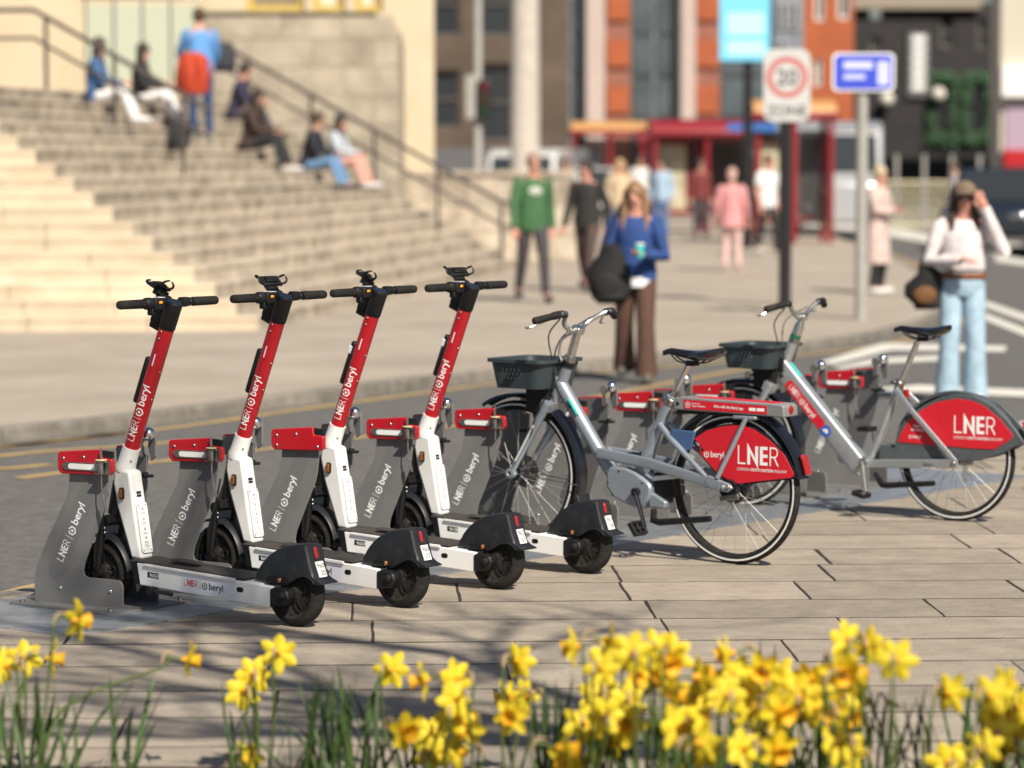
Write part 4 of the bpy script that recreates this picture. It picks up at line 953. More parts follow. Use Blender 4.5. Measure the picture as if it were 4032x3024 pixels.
for r_ in range(3):
    for c_ in range(5): M().box((-1.2 + .62 * c_ + (.15 if r_ % 2 else 0), 0, .24 + .48 * r_), (.60, .4, .465)).build('stone_block', STN_W, lw, smooth=False, bevel=.012)
M().box((0, 0, 1.49), (3.2, .5, .09)).build('coping', STN_W, lw, bevel=.02)

# ------------------------------------------------------------------ far buildings
def windows(t_, rects, y, fm, pm):
    for (x0, x1, z0, z1) in rects:
        m = M()
        m.box(((x0 + x1) / 2, y, z0 + .05), (x1 - x0, .12, .1)).box(((x0 + x1) / 2, y, z1 - .05), (x1 - x0, .12, .1)).box((x0 + .05, y, (z0 + z1) / 2), (.1, .12, z1 - z0 - .2)).box((x1 - .05, y, (z0 + z1) / 2), (.1, .12, z1 - z0 - .2)).box(((x0 + x1) / 2, y, (z0 + z1) / 2), (x1 - x0 - .2, .10, .07))
        wo = m.build('window', fm, t_, smooth=False); M().box(((x0 + x1) / 2, y + .05, (z0 + z1) / 2), (x1 - x0 - .1, .03, z1 - z0 - .1)).build('pane', pm, wo, smooth=False)
BRW = mat('brown_stone', (.085, .062, .045), .8, var=.35, scale=.6, bump=.2); GREYF = mat('grey_frame', (.30, .31, .33), .5); OFFG = mat('office_glass', (.075, .095, .11), .15, var=.25, scale=.6)
ORB = mat('orange_brick', (.34, .085, .030), .8, var=.15, scale=2, bump=.2); PINK = mat('pale_pink_pilaster', (.46, .37, .34), .7, var=.06, scale=2); BLK = mat('black_render', (.017, .015, .017), .6, var=.3, scale=1)
ORD = mat('dull_red_brick', (.25, .10, .07), .8, var=.2, scale=2)
Y = 98.; b1 = thing('brown_stone_building', 'dark brown building glimpsed between the stone corner and the pale column', 'building', (wx(490, Y), Y, 0))
facade(-4.5, 2.4, 0, 13, [(-1.9, -.9, 2.6, 4.4), (-.4, .9, 2.2, 4.6), (-1.9, -.9, 5.4, 7.4), (-.4, .9, 5.4, 7.4)]).build('wall', BRW, b1, smooth=False)
windows(b1, [(-1.9, -.9, 2.6, 4.4), (-.4, .9, 2.2, 4.6), (-1.9, -.9, 5.4, 7.4), (-.4, .9, 5.4, 7.4)], .2, mat('brown_frame', (.10, .085, .075), .5), DKW)
M().box((-.5, -.1, 1.2), (7, .3, 1.6)).build('shopfront', mat('shopfront_grey', (.10, .10, .11), .5), b1, bevel=.02)
Y = 112.; b2 = thing('office_building', 'office block of grey glass bays, pink pilasters and orange brick strips', 'building', (wx(690, Y), Y, 0)); X = lambda px: wx(px, Y) - wx(690, Y); Z = lambda py: wz(py, Y)
for (a, b, m_) in ((586, 604, PINK), (680, 694, PINK)): M().box(((X(a) + X(b)) / 2, -.1, 6), (X(b) - X(a), .8, 12)).build('pilaster', m_, b2, smooth=False)
for (a, b) in ((536, 556), (605, 630), (694, 719)):
    M().box(((X(a) + X(b)) / 2, .3, 6), (X(b) - X(a), .5, 12)).build('brick_strip', ORD, b2, smooth=False)
    for py in (8, 54, 100): M().box(((X(a) + X(b)) / 2, -.02, Z(py)), (X(b) - X(a) - .1, .12, .95)).build('orange_panel', ORB, b2, bevel=.01)
for (a, b) in ((557, 585), (631, 679), (720, 772)):
    n = max(2, round((X(b) - X(a)) / .75)); dx = (X(b) - X(a)) / n
    for c in range(n):
        for r_ in range(7):
            z0 = .2 + 1.45 * r_; M().box((X(a) + dx * (c + .5), .25, z0 + .72), (dx - .10, .06, 1.34)).build('glass_pane', OFFG, b2, smooth=False)
    M().box(((X(a) + X(b)) / 2, .40, 6), (X(b) - X(a), .1, 12)).build('curtain_wall', GREYF, b2, smooth=False)
hh = [(X(813), X(823), Z(22), 12), (X(836), X(848), Z(20), 12), (X(812), X(821), Z(86), Z(60)), (X(836), X(846), Z(86), Z(58))]
M().box(((X(772) + X(802)) / 2, .2, 6), (X(802) - X(772), .5, 12)).build('grey_bay', mat('blue_grey_panel', (.20, .22, .26), .5, var=.1, scale=1), b2, smooth=False)
windows(b2, [(X(775), X(785), Z(30), Z(4)), (X(775), X(785), Z(70), Z(40)), (X(788), X(798), Z(30), Z(4))], -.1, GREYF, DKW)
w2 = facade(X(802), X(852), 0, 12, hh); w2.build('brick_wall', ORB, b2, smooth=False); windows(b2, [(h[0], h[1], h[2], min(h[3], 10)) for h in hh], .15, mat('white_frame', (.6, .6, .58), .5), DKW)
Y = 125.; b3 = thing('black_building', 'black-painted building with green wreathed arches and a white vertical sign', 'building', (wx(925, Y), Y, 0)); X = lambda px: wx(px, Y) - wx(925, Y); Z = lambda py: wz(py, Y)
hh = [(X(868), X(880), Z(62), Z(38)), (X(900), X(906), Z(60), Z(36)), (X(938), X(952), Z(48), Z(18)), (X(975), X(985), Z(50), Z(20)), (X(868), X(880), Z(20), 9)]
facade(X(850), X(1004), 0, wz(4, Y), hh).build('wall', BLK, b3, smooth=False); windows(b3, hh[:4], .2, mat('pub_frame', (.12, .11, .10), .5), DKW)
M().box((X(900), .2, wz(0, Y) + .6), (X(1004) - X(850), 1.2, 2.0)).build('beige_upper_storey', mat('beige_render', (.30, .25, .20), .8, var=.1), b3, smooth=False)
sg = M().box((X(916), -.15, (Z(34) + Z(97)) / 2), (X(927) - X(906), .1, Z(34) - Z(97))).build('vertical_sign', mat('sign_grey', (.14, .14, .15), .5), b3)
for j in range(6): M().box((X(916), -.22, Z(40 + 9.5 * j)), (.52, .03, .26)).build('sign_letter', INKW, sg, bevel=.04)
LEAF_G = mat('wreath_green', (.06, .13, .065), .8, var=.4, scale=3)
wr = random.Random(9)
for (a, b) in ((930, 952), (964, 986)):
    m = M(); xs0, xs1, zs0, zs1 = X(a), X(b), Z(146), Z(78)
    for q in range(900):
        f = wr.random() * 4; s_ = f % 1
        cx, cz = ((xs0, zs0 + (zs1 - zs0) * s_), (xs1, zs0 + (zs1 - zs0) * s_), (xs0 + (xs1 - xs0) * s_, zs1), (xs0 + (xs1 - xs0) * s_, zs0 + .3))[int(f)]
        c = Vector((cx + wr.gauss(0, .10), -.2 + wr.gauss(0, .07), cz + wr.gauss(0, .10))); r_ = wr.uniform(.07, .13); d = Vector((wr.gauss(0, 1), wr.gauss(0, 1), wr.gauss(0, 1))).normalized(); e = d.orthogonal().normalized()
        m.add([c - d * r_, c + e * r_ * .5, c + d * r_, c - e * r_ * .5], [(0, 1, 2, 3)])
    m.build('leafy_garland', LEAF_G, b3, smooth=False)['kind'] = 'stuff'
    M().box(((xs0 + xs1) / 2, -.06, (zs0 + zs1) / 2), (xs1 - xs0 - .3, .06, zs1 - zs0 - .2)).build('arch_door', mat('arch_dark', (.02, .022, .024), .3), b3)
for j, px in enumerate((884, 935, 995)): M().sphere((X(px), -.5, Z(95 if j else 100)), .28, 12, 8).build('globe_lamp', mat('opal_globe', (.66, .62, .55), .4), b3)
Y = 92.; b4 = thing('corner_shop', 'brightly coloured shop front with white fascia at the right edge', 'building', (wx(1035, Y), Y, 0))
M().box((0, 1, 3.5), (2.1, 2, 7)).build('wall', mat('cream_render', (.5, .46, .38), .8, var=.1), b4, smooth=False); M().box((-.02, -.2, 3.9), (2.1, .4, .9)).build('fascia', WHITE, b4, bevel=.02)
M().box((-.5, -.05, 2.5), (.8, .06, 1.5)).build('purple_poster', mat('lilac_poster', (.35, .27, .36), .5), b4); M().box((.25, -.05, 2.9), (.5, .06, .8)).build('yellow_poster', mat('yellow_poster', (.75, .45, .08), .5), b4); M().box((.0, -.3, 1.7), (2, .5, .5)).build('red_awning', RED, b4, bevel=.03)

b5 = thing('red_brick_terrace', 'long red brick terrace beyond the shop, past the right edge', 'building', (24.5, 108, 0))
hh = [(-7 + 2.4 * a, -5.9 + 2.4 * a, z, z + 1.7) for a in range(8) for z in (1.2, 4.6, 8.0)]
facade(-8, 13, 0, 11.5, hh).build('wall', ORD, b5, smooth=False); windows(b5, hh, .2, mat('white_frame', (.6, .6, .58), .5), DKW)
M().prism([(-.4, 11.5), (5, 14.5), (5, 11.5)], -8.2, 13.2, 'x').build('roof', mat('slate_roof', (.06, .065, .075), .7, var=.2, scale=2), b5, smooth=False)

# ------------------------------------------------------------------ street furniture
CONC = mat('pale_concrete', (.42, .38, .34), .8, var=.12, scale=3, bump=.1); GALP = mat('grey_pole_paint', (.34, .33, .31), .5, var=.1, scale=6); POLB = mat('black_pole_paint', (.014, .014, .016), .4)
Y = 78.; c = thing('concrete_column', 'tall pale concrete column standing left of the office block', 'column', (wx(525, Y), Y, 0))
M().lathe([(0, 0), (.42, 0), (.42, 1.2), (.36, 1.3), (.31, 9), (0, 9)], n=20, axis='z').build('shaft', CONC, c)
M().lathe([(.44, .0), (.46, .0), (.46, .9), (.43, 1.0)], n=20, axis='z').build('plinth', mat('sand_plinth', (.5, .38, .25), .8), c)
Y = 70.; c = thing('traffic_signal', 'traffic signal on a grey pole beside the stone corner', 'traffic light', (wx(478, Y), Y, 0))
M().lathe([(0, 0), (.12, 0), (.12, 1.2), (.085, 1.3), (.085, 9), (0, 9)], n=14, axis='z').build('pole', GALP, c)
hd = M().box((.14, -.12, 3.0), (.30, .22, .86)).build('signal_head', POLB, c, bevel=.03)
for j, col in enumerate(((.10, .012, .012), (.05, .03, .008), (.012, .04, .018))): M().lathe([(0, -.02), (.09, -.015), (.10, 0)], (.14, -.23, 3.28 - .27 * j), 14).build('lens', mat('lens%d' % j, col, .2), hd)
M().box((-.16, -.1, 3.05), (.22, .05, .95)).build('backing_board', GALP, c, bevel=.02)
def sign(name, label, cat, px, Y, pole, ptop, m_):
    t_ = thing(name, label, cat, (wx(px, Y), Y, 0)); M().lathe([(0, 0), (pole, 0), (pole, ptop), (0, ptop)], n=14, axis='z').build('pole', m_, t_); return t_
t_ = sign('speed_sign', 'white plate sign with a red ring and number 20 on a black pole', 'road sign', 785, 38.3, .075, 1.8 + .42, POLB)
Y = 38.3; zc = wz(78, Y)
M().prism(rrect(-.28, wz(122, Y), .28, wz(50, Y), .12), -.105, -.08).build('sign_plate', mat('sign_face_shaded', (.50, .50, .50), .45), t_, bevel=.004)  # white plate given a grey colour that stands for shade on its face
M().lathe([(.175, -.107), (.245, -.107)], (0, 0, zc), 40).build('red_ring', mat('sign_red', (.46, .14, .14), .5), t_); t_.children[-1].data.flip_normals() if False else None
def front(t_, s_, size, x, z, y, m_, name='lettering', bold=.01):
    a, wd = text(s_, size, bold); return M().flat(a, lambda px, pz: (x - wd / 2 + px, y, z + pz)).build(name, m_, t_, smooth=False)
front(t_, '20', .26, 0, zc - .09, -.1075, INKK); front(t_, 'ZONE', .17, 0, wz(116, Y), -.1075, INKK)
t_ = sign('direction_sign', 'blue rectangular sign with white print on a grey pole', 'road sign', 861, 35.1, .065, wz(54, 35.1), GALP); Y = 35.1
M().prism(rrect(-.34, wz(92, Y), .34, wz(54, Y), .06), -.10, -.07).build('sign_border', INKW, t_, bevel=.003); M().prism(rrect(-.315, wz(90, Y), .315, wz(56, Y), .05), -.104, -.1005).build('blue_face', mat('sign_blue', (.04, .07, .55), .45), t_)
M().flat([rrect(-.22, wz(70, Y), .10, wz(62, Y), .02), rrect(-.22, wz(80, Y), .02, wz(75, Y), .02), rrect(.15, wz(86, Y), .28, wz(62, Y), .02)], lambda x, z: (x, -.1048, z)).build('sign_print', mat('pale_print', (.52, .55, .80), .5), t_, smooth=False)
Y = 62.; t_ = sign('hanging_banner', 'light blue banner board hung high on a pole above the shelters', 'banner', 747, Y, .09, 6.0, POLB)
M().box((-.08, -.14, (wz(62, Y) + 5.2) / 2), (.98, .06, 5.2 - wz(62, Y))).build('board', mat('banner_blue', (.17, .55, .80), .45), t_, bevel=.01)
M().flat([rrect(-.42, wz(36, Y), .30, wz(14, Y), .05), rrect(-.42, wz(56, Y), .30, wz(42, Y), .05)], lambda x, z: (x, -.172, z)).build('banner_print', mat('banner_pale', (.42, .72, .88), .5), t_, smooth=False)
# shelters
SHR = mat('shelter_red', (.22, .012, .02), .4); SHG = bpy.data.materials.new('shelter_glass'); SHG.use_nodes = True; b_ = SHG.node_tree.nodes['Principled BSDF']; b_.inputs['Base Color'].default_value = (.09, .085, .09, 1); b_.inputs['Roughness'].default_value = .1; b_.inputs['Alpha'].default_value = .68
SHO = mat('shelter_roof_orange', (.46, .25, .09), .5); CRM = mat('cream_band', (.62, .56, .38), .6)
def shelter(label, x, y, wd, dp, rz, h=2.55, rm=SHO):
    t_ = thing('bus_shelter', label, 'bus shelter', (x, y, 0), rz, 'red bus shelters')
    for px in (-wd / 2, 0, wd / 2):
        for py in (0, dp): M().box((px, py, h / 2), (.11, .11, h)).build('post', SHR, t_, bevel=.015)
    M().box((0, dp / 2, h + .05), (wd + .3, dp + .3, .14)).build('roof_frame', SHR, t_, bevel=.03)
    rings = [[(xx, dp / 2 + (dp + .2) / 2 * math.cos(math.pi * k / 8), h + .12 + .26 * math.sin(math.pi * k / 8)) for k in range(9)] for xx in (-wd / 2 - .1, wd / 2 + .1)]
    M().loft(rings).build('roof_vault', rm, t_)
    for px in (-wd / 4, wd / 4): M().box((px, dp, 1.35), (wd / 2 - .12, .02, 1.9)).build('glass_panel', SHG, t_)
    for px in (-wd / 2, wd / 2):
        M().box((px, dp / 2, 1.35), (.02, dp - .12, 1.9)).build('glass_panel', SHG, t_)
        for z in (1.08, .38): M().box((px, dp / 2, z), (.05, dp - .3, .15)).build('cream_band', CRM, t_)
    M().box((0, dp - .25, .5), (wd - .4, .25, .05)).build('bench', SHR, t_, bevel=.01)
    ad = M().box((-wd / 2 + .45, dp * .55, 1.25), (.75, .10, 1.7)).build('advert_case', SHR, t_, bevel=.02); M().box((-wd / 2 + .45, dp * .55 - .055, 1.28), (.62, .01, 1.5)).build('advert_poster', mat('poster_%d' % int(x * 10), ((.46, .42, .30) if y < 80 else (.16, .17, .19)), .4, var=.3, scale=3), ad)
    return t_
s1 = shelter('red bus shelter with cream bands on its end, behind the speed sign', 5.75, 65.3, 1.5, 1.0, R(4)); M().box((-.9, -.15, 2.36), (1.0, .05, .16)).build('blue_route_board', mat('route_blue', (.02, .12, .40), .5), s1)
shelter('red bus shelter with flat red canopy, middle of the street', 5.1, 88, 3.0, 1.4, R(0), 2.15, SHR)
shelter('far bus shelter with orange vaulted roof, left of the others', 3.0, 98, 2.2, 1.4, R(0), 2.45)
shelter('dark red bus shelter just behind the people in pink and white', 4.5, 74, 2.4, 1.3, R(2), 2.25, SHR)
rl = thing('pedestrian_railing', 'pale metal pedestrian railing across the far side of the road', 'railing', (wx(868, 80), 80, RZ))
for j in range(30): M().tube([(.115 * j, 0, 0), (.115 * j, 0, 1.25 if j % 6 else 1.9)], .02 if j % 6 else .05, 6).build('bar' if j % 6 else 'post', CRM if j % 6 else GALP, rl)
for z in (.15, 1.22): M().tube([(0, 0, z), (3.45, 0, z)], .03, 6).build('rail', CRM, rl)

# ------------------------------------------------------------------ vehicles
def vehicle(name, label, cat, x, y, rz, L_, H_, W_, body, van=False):
    t_ = thing(name, label, cat, (x, y, RZ), rz)
    if van: prof = [(-L_ / 2, .35), (-L_ / 2, H_ - .15), (-L_ / 2 + .15, H_), (L_ * .22, H_), (L_ * .34, H_ - .18), (L_ * .42, H_ * .55), (L_ / 2 - .05, H_ * .48), (L_ / 2, .35)]
    else: prof = [(-L_ / 2, .3), (-L_ / 2, .85), (-L_ * .42, .95), (-L_ * .33, H_ - .06), (-L_ * .2, H_), (L_ * .08, H_), (L_ * .24, .98), (L_ * .46, .85), (L_ / 2, .68), (L_ / 2, .3)]
    M().prism(prof, -W_ / 2, W_ / 2).build('body', body, t_, bevel=.08)
    if van: wp = [[(L_ * .235, H_ - .12), (L_ * .33, H_ - .22), (L_ * .40, H_ * .58), (L_ * .235, H_ * .58)]]
    else: wp = [[(-L_ * .36, .98), (-L_ * .31, H_ - .12), (-L_ * .08, H_ - .08), (-L_ * .08, .98)], [(-L_ * .06, .98), (-L_ * .06, H_ - .08), (L_ * .07, H_ - .08), (L_ * .20, .98)]]
    for sg_ in (1, -1):
        for q in wp: M().prism(q, sg_ * (W_ / 2 - .01), sg_ * (W_ / 2 + .012)).build('side_window', DKW, t_)
        for xx in (-L_ * .3, L_ * .32):
            wl = M().lathe([(0, -.1), (.31, -.1), (.33, -.06), (.33, .06), (.31, .1), (0, .1)], n=24).build('wheel', RUBBER, t_, loc=(xx, sg_ * (W_ / 2 - .08), .33)); M().lathe([(0, sg_ * .105), (.2, sg_ * .105), (.2, sg_ * .09)], n=16).build('hub_cap', RIM, wl)
        M().sphere((L_ / 2 - .04, sg_ * (W_ / 2 - .25), .72), (.06, .17, .09), 10, 6).build('headlight', CHROME, t_); M().sphere((-L_ / 2 + .03, sg_ * (W_ / 2 - .16), .85), (.05, .12, .14), 10, 6).build('tail_light', REDL, t_)
    fx = (L_ * .335, L_ * .415) if van else (L_ * .095, L_ * .235); fz = (H_ - .2, H_ * .57) if van else (H_ - .05, 1.0)
    m = M().add([(fx[0] + .03, -W_ / 2 + .15, fz[0]), (fx[0] + .03, W_ / 2 - .15, fz[0]), (fx[1] + .04, W_ / 2 - .12, fz[1]), (fx[1] + .04, -W_ / 2 + .12, fz[1])], [(3, 2, 1, 0)]); m.build('windscreen', DKW, t_)
    return t_
WV = mat('white_car_paint', (.62, .62, .62), .25, coat=.5); SV = mat('silver_car_paint', (.46, .47, .48), .3, .3, coat=.5); DK = mat('dark_car_paint', (.015, .02, .03), .25, coat=.5)
vehicle('white_van', 'white van parked beyond the low wall at the foot of the pale column', 'van', wx(530, 86), 88, R(-98), 4.6, 2.05, 1.9, WV, True)
vehicle('silver_van', 'silver high-roofed van behind the blue sign\'s pole', 'van', wx(845, 72), 74, R(-95), 5.2, 2.65, 2.0, SV, True)
vehicle('dark_car', 'dark blue car at the right edge of the road', 'car', wx(1022, 62), 64, R(-110), 4.4, 1.62, 1.8, DK)
vehicle('white_car', 'pale car far off behind the man in green', 'car', wx(585, 95), 97, R(-80), 4.3, 1.5, 1.8, WV)
# ------------------------------------------------------------------ people
SKIN = mat('skin', (.52, .29, .21), .55, sss=.1); SKIN2 = mat('skin_rosy', (.56, .27, .21), .55, sss=.1)
def cloth(n, c): return mat('cloth_' + n, c, .85, var=.18, scale=9, bump=.9, bscale=9)
def ellring(c, fx, rx, ry, n=14):
    """ring round c: rx along the forward direction fx, ry sideways"""
    return [Vector(c) + Vector((math.cos(2 * math.pi * j / n) * rx, math.sin(2 * math.pi * j / n) * ry, math.cos(2 * math.pi * j / n) * rx * fx)) for j in range(n)]
def skin_body(verts, edges, radii, name, m_, par):
    me = bpy.data.meshes.new(name); me.from_pydata([tuple(v) for v in verts], edges, []); me.materials.append(m_)
    o = obj(name, me, par); md = o.modifiers.new('skin', 'SKIN'); md.use_smooth_shade = True
    lay = me.skin_vertices[0].data if len(me.skin_vertices) else None
    for i, r_ in enumerate(radii): lay[i].radius = (r_, r_); lay[i].use_root = (i == 0)
    o.modifiers.new('sub', 'SUBSURF').levels = 1; o.modifiers[-1].render_levels = 1
    return o
def hand(par, w_, d, m_, side):
    """palm, four fingers and a thumb continuing the forearm direction d from the wrist w_"""
    d = d.normalized(); u_ = d.orthogonal().normalized(); s_ = Vector((0, side, 0)) - d * d.y * side
    s_ = s_.normalized() if s_.length > .2 else u_; n_ = d.cross(s_); m = M()
    m.sphere(w_ + d * .045, (.045, .036, .018), 10, 6, rot=Matrix((d, n_.cross(d), n_)).transposed())
    x_ = n_.cross(d)
    for j, ln in enumerate((.062, .072, .068, .055)):
        b = w_ + d * .082 + x_ * (-.027 + .018 * j); m.tube([b, b + d * ln * .5 + n_ * .006, b + d * ln * .8 + n_ * .022, b + d * ln * .9 + n_ * .032], [.0095, .009, .008, .006], 6)
    b = w_ + d * .03 - x_ * .028; m.tube([b, b + d * .03 - x_ * .022, b + d * .058 - x_ * .026 + n_ * .012], [.011, .010, .007], 6)
    return m.build('hand', m_, par)
def person(label, loc, rz, H=1.70, pose='stand', top=(.3, .3, .3), legs=(.05, .05, .06), shoes=(.04, .04, .04), hair=(.03, .02, .014), hairlen=.0, lean=.0, arms=None, stride=.0, wide=False, coat=0, short=False, skin=SKIN, crop=False, turn=0, key='', group='people on and around the steps', leg_h=(.40, .36), hat=None, knees=None):
    t_ = thing('person', label, 'person', loc, rz, group); s = H / 1.70; V = lambda x, y, z: Vector((x * s, y * s, z * s))
    sit = pose == 'sit'; hz = .10 if sit else .93
    ln = lambda z: lean * (z - hz)                       # torso leans forward
    pel, spi, che, nec = V(0, 0, hz), V(ln(hz + .19), 0, hz + .19), V(ln(hz + .40), 0, hz + .40), V(ln(hz + .53) + .01, 0, hz + .53)
    jaw, hed, crn = nec + V(.035, 0, .075), nec + V(.03 + lean * .08, 0, .145), nec + V(.025 + lean * .1, 0, .215)
    verts = [pel, spi, che, nec, jaw, hed, crn]; rad = [.125, .11, .125, .052, .062, .088, .062]; ed = [(0, 1), (1, 2), (2, 3), (3, 4), (4, 5), (5, 6)]
    verts.append(hed + V(.095, 0, -.018)); rad.append(.014); ed.append((5, 7))            # nose
    J = {}
    for sd in (1, -1):
        sh = che + V(0, sd * .175, .055); arm = (arms or {}).get(sd)
        if arm: el, wr_ = che + V(*arm[0]), che + V(*arm[1])
        elif sit: el, wr_ = sh + V(.10, sd * .05, -.25), sh + V(.34, -sd * .02, -.28)
        else: el, wr_ = sh + V(-.04 + stride * -.2 * sd, sd * .06, -.28), sh + V(.05 - stride * .3 * sd, sd * .08, -.53)
        hip = pel + V(0, sd * .085, -.02)
        if sit: kn = hip + V(leg_h[0], sd * .06 + (knees or 0) * sd, .10); an = kn + V(.14, 0, -leg_h[1]); to = an + V(.15, sd * .02, -.03)
        else: kn = hip + V(.04 + stride * .30 * sd, sd * .015, -.42); an = V(stride * .55 * sd - .02, sd * .11, .09 + (.05 if stride * sd < 0 else 0)); to = an + V(.15, sd * .03, -.055)
        i = len(verts); verts += [sh, el, wr_, hip, kn, an, to]; rad += [.055, .042, .028, .085, .055, .038, .03]
        ed += [(2, i), (i, i + 1), (i + 1, i + 2), (0, i + 3), (i + 3, i + 4), (i + 4, i + 5), (i + 5, i + 6)]; J[sd] = (sh, el, wr_, hip, kn, an, to)
    rad = [r_ * s for r_ in rad]
    skin_body(verts, ed, rad, 'body', skin, t_)
    for sd in (1, -1): hand(t_, J[sd][2] - (J[sd][2] - J[sd][1]).normalized() * .01, J[sd][2] - J[sd][1], skin, sd)
    for sd in (1, -1): M().sphere(hed + V(.082, sd * .032, .006), .011 * s, 8, 6).build('eye', INKK, t_)
    # top
    tm = cloth('top' + key, top); c = M(); rg = []
    z0 = hz - (.10 if not sit else .06) if not crop else hz + .12
    if coat: z0 = hz - coat
    prof = [(z0, .125 + (.05 if coat else 0), .175 + (.03 if coat else 0)), (hz + .02, .138, .188), (hz + .13, .128, .174), (hz + .30, .122, .168), (hz + .40, .125, .180), (hz + .475, .095, .150), (hz + .525, .058, .07)]
    if crop: prof = [q for q in prof if q[0] >= z0]
    for z, rx, ry in prof: rg.append(ellring(V(ln(z) if z > hz else 0, 0, z), 0, rx * s, ry * s))
    c.loft(rg)
    for sd in (1, -1):
        sh, el, wr_ = J[sd][:3]; e2 = sh.lerp(el, .62) if short else None
        if short: c.tube([sh + V(0, -sd * .04, .01), sh, e2], [.070 * s, .068 * s, .066 * s], 12)
        else: c.tube([sh + V(0, -sd * .04, .01), sh, sh.lerp(el, .5), el, el.lerp(wr_, .5), wr_], [q * s for q in (.066, .068, .062, .056, .05, .042)], 12)
    c.build('coat' if coat else 'top', tm, t_)
    # trousers and shoes
    lm = cloth('legs' + key, legs); c = M(); c.loft([ellring(V(0, 0, z), 0, rx * s, ry * s) for z, rx, ry in ((hz - .09, .10, .15), (hz - .02, .128, .176), (hz + .07, .122, .168), (hz + .10, .112, .158))])
    for sd in (1, -1):
        sh, el, wr_, hip, kn, an, to = J[sd]; rr = (.096, .092, .078, .085, .10) if wide else (.094, .088, .066, .058, .05)
        c.tube([hip + V(-.02, 0, .03), hip.lerp(kn, .3), kn, kn.lerp(an, .5), an + V(0, 0, -.03 if wide else 0)], [q * s for q in rr], 12)
        M().sphere(an.lerp(to, .5) + V(0, 0, -.022), (.135 * s, .047 * s, .045 * s), 12, 8).build('shoe', cloth('shoe' + key, shoes), t_)
    c.build('trousers', lm, t_)
    # hair
    hm = mat('hair_' + key, hair, .6, var=.3, scale=40); c = M()
    c.sphere(hed + V(-.018, 0, .028), (.100 * s, .088 * s, .105 * s), 14, 10)
    if hairlen: c.loft([ellring(hed + V(-.055 - .01 * j, 0, .03 - hairlen * j / 4), 0, (.05 - .004 * j) * s, (.088 - .006 * j) * s, 10) for j in range(5)])
    if hairlen > .2:
        for sd in (1, -1): c.tube([hed + V(-.02, sd * .075, .06), hed + V(-.012, sd * .086, -.03), hed + V(.0, sd * .09, -.12), hed + V(.05, sd * .10, -.04 - hairlen * .85)], [.026 * s, .030 * s, .032 * s, .012 * s], 8)
    c.build('hair', hm, t_)
    if hat:
        M().sphere(hed + V(-.01, 0, .05), (.108 * s, .096 * s, .085 * s), 14, 8).sphere(hed + V(.10, 0, .035), (.075 * s, .08 * s, .012 * s), 12, 6).build('cap', cloth('cap' + key, hat), t_)
    return t_, J, che, hed, s
def on_steps(px, k):
    run = TREAD * (k + .45); b = C0 + SI * run; q = (px - 512) / 3200
    m_ = min(16.5, (q * b.y - b.x) / (SD.x - q * SD.y)); p = b + SD * m_; return Vector((p.x, p.y, RISE * (k + 1)))
FACE = math.atan2(-SI.y, -SI.x)
WHT = (.68, .68, .70)
person('person in a blue top and white trousers seated highest on the steps', on_steps(97, 15), FACE + .1, 1.66, 'sit', (.045, .11, .25), WHT, WHT, (.05, .03, .02), .28, .05, key='a')
person('person in a black top and white trousers seated second on the steps', on_steps(141, 15), FACE, 1.66, 'sit', (.018, .018, .022), WHT, (.6, .45, .42), (.02, .014, .012), .34, .05, key='b')
pm_ = person('man in a light blue jacket and jeans standing on the steps', on_steps(202, 12), FACE + 2.0, 1.80, 'stand', (.10, .27, .58), (.025, .05, .13), (.3, .32, .3), (.07, .035, .02), 0, .10, arms={1: ((.14, .24, -.20), (.30, .18, -.36)), -1: ((.10, -.24, -.22), (.26, -.20, -.40))}, key='c')
person('person in a dark navy top seated with a drink behind the brown coat', on_steps(236, 14), FACE + .05, 1.68, 'sit', (.025, .022, .05), (.05, .05, .06), (.05, .05, .05), (.03, .02, .02), .1, .22, key='d', skin=SKIN2)
person('person in a brown coat and black trousers seated mid-steps', on_steps(250, 11), FACE - .1, 1.72, 'sit', (.045, .028, .022), (.018, .02, .024), (.5, .5, .5), (.03, .018, .012), .3, .18, key='e', leg_h=(.42, .40), coat=.04)
person('person in a black top and blue jeans seated lowest on the steps', on_steps(308, 9), FACE - .1, 1.70, 'sit', (.014, .016, .026), (.12, .24, .42), (.04, .04, .05), (.07, .045, .03), .1, .24, key='f', leg_h=(.42, .36))
person('bare-legged person in a pale top seated lowest, beside the jeans wearer', on_steps(338, 9), FACE - .15, 1.68, 'sit', (.42, .46, .52), (.60, .32, .27), (.6, .6, .62), (.03, .02, .016), .25, .12, key='g', skin=SKIN2)
def bag(name, label, loc, rz, d, col, key):
    t_ = thing(name, label, 'bag', loc, rz, None); m_ = cloth('bag' + key, col); rg = []
    for f, q in ((0, .82), (.12, 1), (.55, 1), (.85, .86), (1, .55)): rg.append([Vector((x, y, d[2] * f)) for x, y in rrect(-d[0] / 2 * q, -d[1] / 2 * q, d[0] / 2 * q, d[1] / 2 * q, .3 * min(d[0], d[1]) * q, 4)])
    M().loft(rg).build('bag_body', m_, t_); M().box((d[0] / 2 + .012, 0, d[2] * .33), (.04, d[1] * .7, d[2] * .38)).build('front_pocket', m_, t_, bevel=.02)
    for sd in (1, -1): M().tube(spline([(-d[0] * .42, sd * d[1] * .25, d[2] * .9), (-d[0] * .75, sd * d[1] * .27, d[2] * .6), (-d[0] * .45, sd * d[1] * .25, d[2] * .15)], 5), .014, 6).build('strap', m_, t_)
    return t_
p = on_steps(192, 12) + Vector((.05, -.25, .62)); bag('rucksack', 'orange-red rucksack held in front of the man in blue', p, FACE + 2.6, (.34, .42, .56), (.42, .045, .015), 'r')
